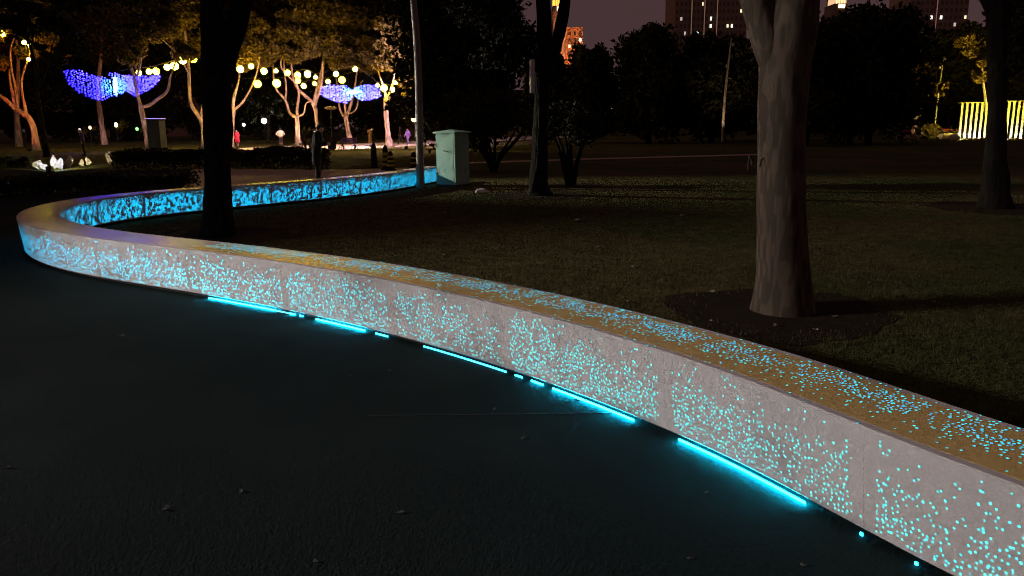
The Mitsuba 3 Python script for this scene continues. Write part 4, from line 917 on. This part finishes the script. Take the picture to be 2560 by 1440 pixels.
# flower beds, shrub ball, signpost
RED = flat('red_petal', (.55, .02, .04), .6)
STONEW = flat('bed_edging', (.45, .38, .26), .8)
def flower_bed(label, x, y, w, z, n, seed):
    rng = np.random.default_rng(seed)
    t = thing('flower_bed', label, 'flower bed')
    part(t, 'edging', rbox((x, y, z / 2), (w, 1.4, z), .05), STONEW)
    part(t, 'soil', box((x, y, z + .012), (w - .25, 1.15, .02)), 'mat_soil')
    pts = np.c_[rng.uniform(-.46, .46, n) * w + x, rng.uniform(-.5, .5, n) + y, z + .05 + rng.uniform(0, .35, n)]
    part(t, 'leaves', leaf_cards(pts - [0, 0, .06], .13, rng), HEDGE, kind='stuff')
    part(t, 'flowers', leaf_cards(pts[: n // 2] + [0, -.05, .06], .075, rng), RED, kind='stuff')


flower_bed('red flower bed at the foot of the many stemmed tree', 42.2, 84.0, 2.2, .42, 420, 11)
flower_bed('red flower bed between the shrub ball and the left light box', 43.9, 78.5, 3.0, .62, 560, 12)
t = thing('ball_shrub', 'round clipped shrub ball beside the red flower bed', 'shrub')
rng = np.random.default_rng(13)
e = rng.normal(size=(2600, 3)); e /= np.linalg.norm(e, axis=1, keepdims=True)
part(t, 'foliage', leaf_cards(np.array([42.0, 79.5, .80]) + e * [.95, .9, .82] * rng.uniform(.82, 1.02, (2600, 1)), .09, rng), LEAF)
part(t, 'stem', tube([(42.0, 79.5, 0), (42.0, 79.5, .8)], [.06, .03], 8), DARKBARK)
t = thing('marker_post', 'pale yellow upright signboard left of the shrub ball', 'sign')
part(t, 'board', rbox((42.7, 83.6, 2.35), (.42, .10, 2.0), .03), flat('pale_sign', (.62, .55, .25), .6))
part(t, 'post', box((42.7, 83.62, .68), (.12, .06, 1.36)), 'mat_dark_metal')
t = thing('low_rock', 'tan boulder at the left foot of the left light box', 'rock')
o = trimesh.creation.icosphere(subdivisions=3); v = np.array(o.vertices)
part(t, 'stone', (v * (1 + .3 * (meshkit.fbm(v * 1.5, 3, 4) - .5)[:, None]) * [.5, .4, .34] + [41.35, 73.9, .26], np.array(o.faces)), STONE, 50)

# ---------------------------------------------------------------- towers behind
FACADE = mat('facade', P(lambda p, n, uv: mix((.34, .24, .17), (.44, .31, .23), fbm(p.x * .15, p.y * .15, p.z * .15, 3)), .85, .2))
PANE = flat('window_pane', (.13, .10, .08), .2, 0, .5)
FRAMEM = flat('window_frame', (.26, .19, .14), .6)
def tower(label, x0, x1, y, depth, h, cols, floor, zmin, lit, pilasters=(), fac=FACADE, roof=True, pil_em=None):
    t = thing('tower_block', label, 'building')
    xc, w = (x0 + x1) / 2, x1 - x0
    part(t, 'wall', box((xc, y + depth / 2, h / 2), (w, depth, h)), fac)
    if roof: part(t, 'roof', join(box((xc, y + depth / 2, h + .6), (w + .8, depth + .8, 1.2)), box((xc, y + depth / 2, h + 2.7), (w * .4, depth * .4, 3.0))), fac)
    cw = w / cols
    nf = int(h / floor)
    for k in range(nf):
        z = floor * (k + .5)
        if z < zmin: continue
        for c in range(cols):
            x = x0 + cw * (c + .5)
            if any(abs(x - p) < cw * .35 for p in pilasters): continue
            em = lit.get((c, k))
            wd = part(t, 'window', box((x, y - .03, z), (cw * .52, .1, floor * .55)), FRAMEM)
            part(wd, 'pane', box((x, y - .11, z), (cw * .46, .05, floor * .48)), PANE if em is None else GLASSW, emit=em)
    for p in pilasters:
        part(t, 'pilaster', box((p, y - .35, h / 2), (.9, .7, h)), fac)
        part(t, 'light_line', box((p, y - .73, h * .72), (.32, .04, h * .5)), LED, emit=pil_em or [.16, .085, .05])
    return t


W1, W2, W3, WG = [1.6, 1.6, 1.35], [1.1, .95, .6], [.5, .42, .38], [.6, 1.3, 1.1]
#  floors of 3 m: 14 -> 43.5 m, 15 -> 46.5 m, 17 -> 52.5 m
tower('tall brown tower with lit windows above the dark evergreens', 70.6, 101.5, 350, 22, 76, 17, 3.0, 33, {(8, 14): W1, (8, 15): W1, (12, 14): W2, (13, 14): W1, (5, 13): WG, (2, 13): W3, (1, 15): W3, (6, 17): W2, (15, 16): W2}, (77.6, 83.1, 88.5))
tower('distant tower with a white lit floor at the upper right', 172, 197, 352, 20, 78, 12, 3.0, 33, {(4, 15): W1, (5, 15): W1, (6, 15): W1, (11, 15): W2, (9, 14): W3}, (183.2,), pil_em=[.22, .08, .07])
ORF = flat('orange_facade', (.62, .34, .20), .85)
t = tower('small orange lit building between the leaning trunk and the evergreens', 20, 35.8, 400, 14, 49.4, 6, 3.0, 25, {(3, 13): W2, (4, 12): W2, (5, 14): W1, (2, 14): W2}, (), ORF, roof=False)
scene[t + '__floodlight_beam'] = {'type': 'spot', 'to_world': T().look_at(origin=[31, 340, 20], target=[28, 400, 44], up=[0, 0, 1]), 'cutoff_angle': 22, 'beam_width': 16, 'intensity': {'type': 'rgb', 'value': [11500, 4300, 1700]}}
def crown_lit(label, x0, x1, y, z, h, em):
    t = thing('lit_tower', label, 'building')
    xc, w = (x0 + x1) / 2, x1 - x0
    part(t, 'shaft', box((xc, y + 6, z / 2), (w, 12, z)), FACADE)
    part(t, 'white_band', box((xc + w * .05, y - .1, z - 1.2), (w * .5, .2, 1.6)), GLASSW, emit=[2.2, 2.0, 1.2])
    for k in range(5):
        part(t, 'lit_fin', box((x0 + w * (k + .5) / 5, y + 5, z + h / 2), (w * .11, 8, h)), GLASSW, emit=em)
    part(t, 'core', box((xc, y + 6.5, z + h / 2), (w * .9, 8, h)), flat('tower_core', (.4, .15, .05), .8) if 'mat_tower_core' not in scene else 'mat_tower_core')


crown_lit('tower with a glowing yellow finned top cut by the frame above the leaning trunk', 20.0, 26.2, 380, 56.6, 6, [1.6, .95, .12])
crown_lit('tower with a pale orange lit top at the frame edge right of the large trunk', 150.5, 156.5, 380, 56.6, 6, [.9, .55, .28])
# lit low building glimpsed through leaves
t = thing('low_building', 'low lit building glimpsed through the shrub tree behind the cabinet', 'building')
part(t, 'wall', box((2, 165, 4.2), (64, 10, 8.4)), FACADE)
part(t, 'roof', box((2, 165, 8.6), (65, 11, .4)), 'mat_dark_metal')
rng = np.random.default_rng(44)
for k in range(34):
    x = -28 + 1.8 * k
    for z in (1.9, 4.6, 7.0):
        lit = rng.uniform() < .5
        em = [[2.4, 2.2, 1.7], [2.6, 1.9, .7], [1.2, 1.3, 1.0], [2.2, 1.3, .3]][rng.integers(0, 4)]
        wd = part(t, 'window', box((x, 159.97, z), (1.2, .12, 1.3)), FRAMEM)
        part(wd, 'pane', box((x, 159.88, z), (1.0, .05, 1.1)), GLASSW if lit else PANE, emit=em if lit else None)
t = thing('far_flats', 'far block of flats with dim lit windows behind the left trees', 'building')
part(t, 'wall', box((-92, 206, 15), (60, 12, 30)), FACADE)
part(t, 'roof', box((-92, 206, 30.2), (61, 13, .4)), 'mat_dark_metal')
for k in range(17):
    for fl in range(7, 10):
        x, z = -120 + 3.4 * k, 3.0 * fl + 1
        lit = rng.uniform() < .4
        wd = part(t, 'window', box((x, 199.97, z), (1.7, .12, 1.7)), FRAMEM)
        part(wd, 'pane', box((x, 199.88, z), (1.4, .05, 1.4)), GLASSW if lit else PANE, emit=[1.1, 1.25, .9] if lit else None)

# ---------------------------------------------------------------- fallen leaves and litter
rl = np.random.default_rng(66)
LEAFDRY = flat('dry_leaf', (.30, .25, .18), .8)
SCRAP = flat('leaf_scrap', (.11, .10, .08), .8)
def fallen(label, x, y, s, group, z=.012, name='fallen_leaf', m=LEAFDRY):
    k = thing(name, label, 'leaf' if 'leaf' in name else 'litter', group)
    a = np.linspace(0, 6.283, 11)[:-1]; rr = s * (.55 + .3 * np.cos(a * 2) + rl.uniform(-.1, .1, 10)); th = rl.uniform(0, 6.28)
    up = .35 * s * np.abs(np.sin(a + rl.uniform(0, 3))) + z
    v = np.stack([x + rr * np.cos(a + th), y + rr * np.sin(a + th), up], 1); v = np.vstack([v, [[x, y, z + .1 * s]]])
    v2 = v + [0, 0, .0025]
    f = np.array([[i, (i + 1) % 10, 10] for i in range(10)])
    side = np.array([[i, i + 11, (i + 1) % 10] for i in range(10)] + [[(i + 1) % 10, i + 11, (i + 1) % 10 + 11] for i in range(10)])
    put(k, (np.vstack([v, v2]), np.vstack([f[:, ::-1], f + 11, side])), m)


for x, y, s in [(1.07, 12.5, .11), (1.11, 9.7, .075), (1.82, 6.95, .05), (1.55, 5.9, .03), (2.0, 5.75, .03), (2.25, 5.6, .03), (1.3, 8.3, .04), (-.8, 9.2, .04), (.2, 7.6, .035), (3.1, 9.4, .04), (2.9, 13.2, .06), (-1.2, 14, .06), (.4, 15.5, .06), (3.6, 6.5, .03), (1.0, 6.6, .028), (2.55, 6.0, .028)]:
    fallen('pale dry leaf lying on the dark lawn behind the bench', x, y, s, 'dry leaves scattered on the lawn')
for x, y, s in [(-1.4, 2.9, .022), (.05, 3.6, .02), (.36, 4.15, .022), (.40, 4.12, .018), (-1.15, 3.05, .02), (-.45, 2.85, .018), (-2.3, 3.3, .025), (.8, 3.0, .016), (.62, 2.5, .014), (-1.0, 4.6, .02), (-.78, 4.7, .016), (-2.9, 5.6, .03), (-.1, 4.0, .02), (1.0, 2.45, .014), (-.7, 2.5, .014)]:
    fallen('small dry leaf scrap lying on the dark asphalt plaza', x, y, s, 'leaf scraps scattered on the plaza', .006, m=SCRAP)
k = thing('plastic_bottle', 'pale crushed bottle lying on the lawn right of the cabinet', 'litter')
p, r = smooth_path([(-.82, 18.15, .06), (-.78, 18.14, .062), (-.62, 18.1, .065), (-.56, 18.08, .06), (-.50, 18.06, .05)], [.045, .062, .06, .03, .026], 4)
put(k, tube(p, r, 12), WHITEP, True)

# ---------------------------------------------------------------- people
def hullchain(pts):
    """pts: [(p, r), (p, r)] -> capsule-like hull"""
    return m3.Manifold.batch_hull([m3.Manifold.sphere(float(r), 14).translate([float(x) for x in p]) for p, r in pts])


def union(ms):
    return m3.Manifold.batch_boolean(ms, m3.OpType.Add)


def finish(m, h, it=8):
    m = m.refine_to_length(h)
    k = m.to_mesh()
    t = trimesh.Trimesh(np.array(k.vert_properties[:, :3]), np.array(k.tri_verts), process=False)
    t.merge_vertices()
    trimesh.smoothing.filter_taubin(t, .5, .53, it)
    return t


def lerp(a, b, t): return np.asarray(a, float) * (1 - t) + np.asarray(b, float) * t


def person(label, x, y, yaw, H=1.66, pose='stand', top='dark_cloth', legs='dark_cloth', style='jacket', bow=0.0, stride=0.0, seed=0, cap=None, fine=.035, trim=None, group=None):
    """body frame: x to the right, y ahead, z up; yaw turns it about z (0 looks along +y)"""
    s = H / 1.70
    J = {}
    J['hipL'], J['hipR'] = np.array([-.09, 0, .90]), np.array([.09, 0, .90])
    f = stride
    J['kneeL'], J['kneeR'] = np.array([-.09, .10 * f + .02, .49]), np.array([.09, -.10 * f + .05 * abs(f) + .02, .49])
    J['ankL'], J['ankR'] = np.array([-.09, .24 * f - .02, .09]), np.array([.09, -.28 * f - .02, .09 + .05 * abs(f)])
    if style == 'dress': J['kneeL'][0], J['kneeR'][0], J['ankL'][0], J['ankR'][0] = -.06, .06, -.05, .05
    J['waist'] = np.array([0, .0, 1.06]); J['chest'] = np.array([0, .01 + .04 * bow, 1.29])
    J['shL'], J['shR'] = np.array([-.175, .0 + .05 * bow, 1.39]), np.array([.175, .0 + .05 * bow, 1.39])
    J['neck'] = np.array([0, .01 + .07 * bow, 1.45]); J['head'] = np.array([0, .03 + .14 * bow, 1.585 - .05 * bow])
    if pose == 'hold':
        J['elL'], J['elR'] = np.array([-.215, .04, 1.12]), np.array([.215, .04, 1.12])
        J['wrL'], J['wrR'] = np.array([-.09, .29, 1.15]), np.array([.10, .27, 1.13])
    elif pose == 'akimbo':
        J['elL'], J['elR'] = np.array([-.36, -.06, 1.14]), np.array([.36, -.06, 1.14])
        J['wrL'], J['wrR'] = np.array([-.22, .10, 1.04]), np.array([.22, .10, 1.04])
    else:
        J['elL'], J['elR'] = np.array([-.245, -.02 - .10 * f, 1.12]), np.array([.245, -.02 + .10 * f, 1.12])
        J['wrL'], J['wrR'] = np.array([-.245, .07 - .16 * f, .89]), np.array([.245, .07 + .20 * f, .89])
    body = [hullchain([(J['hipL'], .10), (J['hipR'], .10), (J['waist'] + [-.07, 0, 0], .09), (J['waist'] + [.07, 0, 0], .09)]),
            hullchain([(J['waist'] + [-.07, 0, 0], .09), (J['waist'] + [.07, 0, 0], .09), (J['chest'] + [-.10, 0, 0], .10), (J['chest'] + [.10, 0, 0], .10)]),
            hullchain([(J['chest'] + [-.10, 0, 0], .10), (J['chest'] + [.10, 0, 0], .10), (J['shL'] + [.03, 0, -.01], .06), (J['shR'] + [-.03, 0, -.01], .06), (J['neck'], .06)]),
            hullchain([(J['neck'] - [0, 0, .04], .062), (lerp(J['neck'], J['head'], .6), .055)])]
    hd = J['head']; fw = np.array([0, math.cos(.7 * bow), -math.sin(.7 * bow)]); upv = np.array([0, math.sin(.7 * bow), math.cos(.7 * bow)]); rt = np.array([1.0, 0, 0])
    body += [hullchain([(hd + upv * .035 - fw * .015, .083), (hd - fw * .02 + upv * .0, .083), (hd + fw * .035 - upv * .03, .062), (hd + fw * .045 - upv * .075, .036)]),
             hullchain([(hd + fw * .085 + upv * .012, .010), (hd + fw * .108 - upv * .022, .014)]), hullchain([(hd + fw * .08 - upv * .058 + rt * .018, .010), (hd + fw * .08 - upv * .058 - rt * .018, .010)])]
    for q in (-1, 1):
        body.append(hullchain([(hd + rt * q * .083 + upv * .012, .018), (hd + rt * q * .083 - upv * .025, .012)]))
        body.append(hullchain([(hd + rt * q * .033 + fw * .072 + upv * .03, .014), (hd + rt * q * .02 + fw * .076 + upv * .03, .012)]))
    for sd in 'LR':
        body += [hullchain([(J['hip' + sd], .085), (J['knee' + sd], .055)]), hullchain([(J['knee' + sd], .055), (lerp(J['knee' + sd], J['ank' + sd], .3) - [0, .015, 0], .054), (J['ank' + sd], .036)]),
                 hullchain([(J['ank' + sd] - [0, .03, .045], .035), (J['ank' + sd] + [0, .14, -.058], .028)]),
                 hullchain([(J['sh' + sd], .052), (J['el' + sd], .040)]), hullchain([(J['el' + sd], .039), (J['wr' + sd], .027)])]
        # hand: palm, four bent fingers, thumb from the side of the palm
        w = J['wr' + sd]; dr_ = w - J['el' + sd]; dr_ /= np.linalg.norm(dr_)
        inn = np.array([1.0 if sd == 'L' else -1.0, 0, 0]); inn = inn - dr_ * (inn @ dr_); inn /= np.linalg.norm(inn)
        ac = np.cross(dr_, inn)
        kn = w + dr_ * .085
        body.append(hullchain([(w, .024), (kn + ac * .028, .013), (kn - ac * .028, .013)]))
        for fi, (o, L) in enumerate(((.030, .062), (.010, .072), (-.010, .068), (-.030, .052))):
            b0 = kn + ac * o; b1 = b0 + dr_ * L * .5 + inn * .010; b2 = b1 + dr_ * L * .38 + inn * .024
            body += [hullchain([(b0, .0095), (b1, .0088)]), hullchain([(b1, .0088), (b2, .0076)])]
        t0 = w + dr_ * .025 + ac * .026
        body += [hullchain([(t0, .012), (t0 + ac * .030 + dr_ * .030 + inn * .008, .0105)]), hullchain([(t0 + ac * .030 + dr_ * .030 + inn * .008, .0105), (t0 + ac * .030 + dr_ * .058 + inn * .022, .009)])]
    cs, sn = math.cos(yaw), math.sin(yaw)
    R = np.array([[cs, -sn, 0], [sn, cs, 0], [0, 0, 1]])

    def world(m, h=fine, it=6):
        t = finish(m, h, it)
        return (np.array(t.vertices) * s) @ R.T + [x, y, .012], np.array(t.faces)

    who = thing('person', label, 'person', group)
    part(who, 'body', world(union(body), fine * .6, 3), SKIN, True)
    part(who, 'hair', world(union([hullchain([(hd + upv * .045 - fw * .025, .092), (hd - fw * .045 + upv * .0, .088)]), hullchain([(hd - fw * .055 - upv * .03, .06), (hd + upv * .07 + fw * .03, .055)])]), .03, 3), HAIR if cap is None else 'mat_' + cap, True)
    g = .020
    tor = [hullchain([(J['waist'] + [-.085, 0, -.10], .105), (J['waist'] + [.085, 0, -.10], .105), (J['chest'] + [-.10, 0, 0], .10 + g), (J['chest'] + [.10, 0, 0], .10 + g)]),
           hullchain([(J['chest'] + [-.10, 0, 0], .10 + g), (J['chest'] + [.10, 0, 0], .10 + g), (J['shL'] + [.02, 0, -.005], .062 + g * .6), (J['shR'] + [-.02, 0, -.005], .062 + g * .6), (J['neck'] - [0, 0, .02], .07)])]
    if style == 'coat' or style == 'dress':
        wd = .15 if style == 'dress' else .125
        tor.append(hullchain([(J['waist'] + [-.07, 0, 0], .09 + g), (J['waist'] + [.07, 0, 0], .09 + g), (np.array([-wd * .8, 0, .56 if style == 'dress' else .70]), wd), (np.array([wd * .8, 0, .56 if style == 'dress' else .70]), wd)]))
    for sd in 'LR':
        tor += [hullchain([(J['sh' + sd], .060 + g * .5), (J['el' + sd], .048 + g * .6)]), hullchain([(J['el' + sd], .048 + g * .6), (lerp(J['el' + sd], J['wr' + sd], .93), .036 + g * .4)])]
    part(who, 'dress' if style == 'dress' else 'coat' if style == 'coat' else 'top', world(union(tor)), 'mat_' + top, True)
    if trim:
        for q in (-1, 1):
            p, r = smooth_path([J['neck'] + [q * .06, .075, .01], J['chest'] + [q * .045, .128, .0], J['waist'] + [q * .03, .118, .0], J['waist'] + [q * .025, .125, -.15]], [.02, .022, .02, .018], 4)
            v, f_ = tube(p, r, 6)
            part(who, 'lapel_stripe', ((v * s) @ R.T + [x, y, .012], f_), 'mat_' + trim, True)
    tr = [hullchain([(J['hipL'] + [0, 0, .02], .105), (J['hipR'] + [0, 0, .02], .105), (J['waist'] + [-.06, 0, -.04], .092), (J['waist'] + [.06, 0, -.04], .092)])]
    for sd in 'LR':
        tr += [hullchain([(J['hip' + sd], .100), (J['knee' + sd], .070)]), hullchain([(J['knee' + sd], .070), (J['ank' + sd] + [0, 0, .01], .052)])]
    if style != 'dress':
        part(who, 'trousers', world(union(tr)), 'mat_' + legs, True)
    for sd in 'LR':
        part(who, 'shoe', world(hullchain([(J['ank' + sd] - [0, .035, .047], .043), (J['ank' + sd] + [0, .05, -.050], .046), (J['ank' + sd] + [0, .15, -.060], .036)]), .03, 2), 'mat_shoe', True)
    return who, (lambda p: ((np.asarray(p, float) * s) @ R.T + [x, y, .012]))


who, W_ = person('person in black coat with grey lapels looking down behind the bench', -5.03, 20.5, -math.pi / 2 + .12, 1.66, 'hold', 'black_cloth', 'black_cloth', 'coat', bow=.75, fine=.022, trim='grey_cloth')
for q in (-1, 1):
    part(who, 'eye', ball(W_([q * .033, .03 + .105 + .062, 1.585 - .04 - .02]), .011, 1), 'mat_shoe', True)
v, f = tube([W_([-.055, .075, 1.455]), W_([.0, -.055, 1.475]), W_([.055, .075, 1.455])], .016, 6)
part(who, 'collar', (v, f), 'mat_white_cloth', True)
k = thing('handbag', 'dark bag held in front by the person in black', 'bag')
b = rbox((0, 0, 0), (.20, .09, .17), .025)
part(k, 'pouch', (b[0] + W_([0.0, .41, 1.09]), b[1]), 'mat_dark_cloth', 30)
part(k, 'flap', tuple([rbox((0, 0, 0), (.215, .10, .06), .02)[0] + W_([0.0, .41, 1.175]), rbox((0, 0, 0), (.215, .10, .06), .02)[1]]), 'mat_dark_cloth', 30)

person('person with a pale cap and violet jacket, head bowed, at the left', -26.92, 50.0, 2.0, 1.62, 'stand', 'navy_cloth', 'dark_cloth', 'jacket', bow=.8, cap='pale_cap', trim='purple_cloth')
person('person in a pink dress beside the tree behind the black trunk', -24.1, 70.0, 2.9, 1.50, 'stand', 'pink_cloth', 'dark_cloth', 'dress')
person('person in a white top with hands on hips on the far lawn', -19.7, 68.0, .25, 1.62, 'akimbo', 'white_cloth', 'dark_cloth', 'jacket')
person('person in dark clothes walking, left one of the dim pair behind the hedge', -14.25, 55.0, 2.7, 1.66, 'stand', 'dark_cloth', 'dark_cloth', 'jacket', stride=.5)
person('person in dark top and grey trousers, right one of the dim pair behind the hedge', -13.75, 54.4, 2.9, 1.62, 'stand', 'dark_cloth', 'grey_cloth', 'jacket', stride=.6)
person('person in a violet jacket walking on the pale path', -9.85, 76.0, 2.7, 1.50, 'stand', 'purple_cloth', 'purple_cloth', 'jacket', stride=.6)
person('person in dark brown clothes striding on the path left of the violet one', -10.95, 79.0, 1.2, 1.72, 'stand', 'dark_cloth', 'dark_cloth', 'coat', stride=1.0)
person('person in a white top and dark trousers just left of the grey lamp post', -9.5, 83.0, 2.4, 1.62, 'stand', 'white_cloth', 'dark_cloth', 'jacket', stride=.4)

for k_, d_ in scene.items():
    if d_.get('type') == 'spot':
        weight(k_, d_)
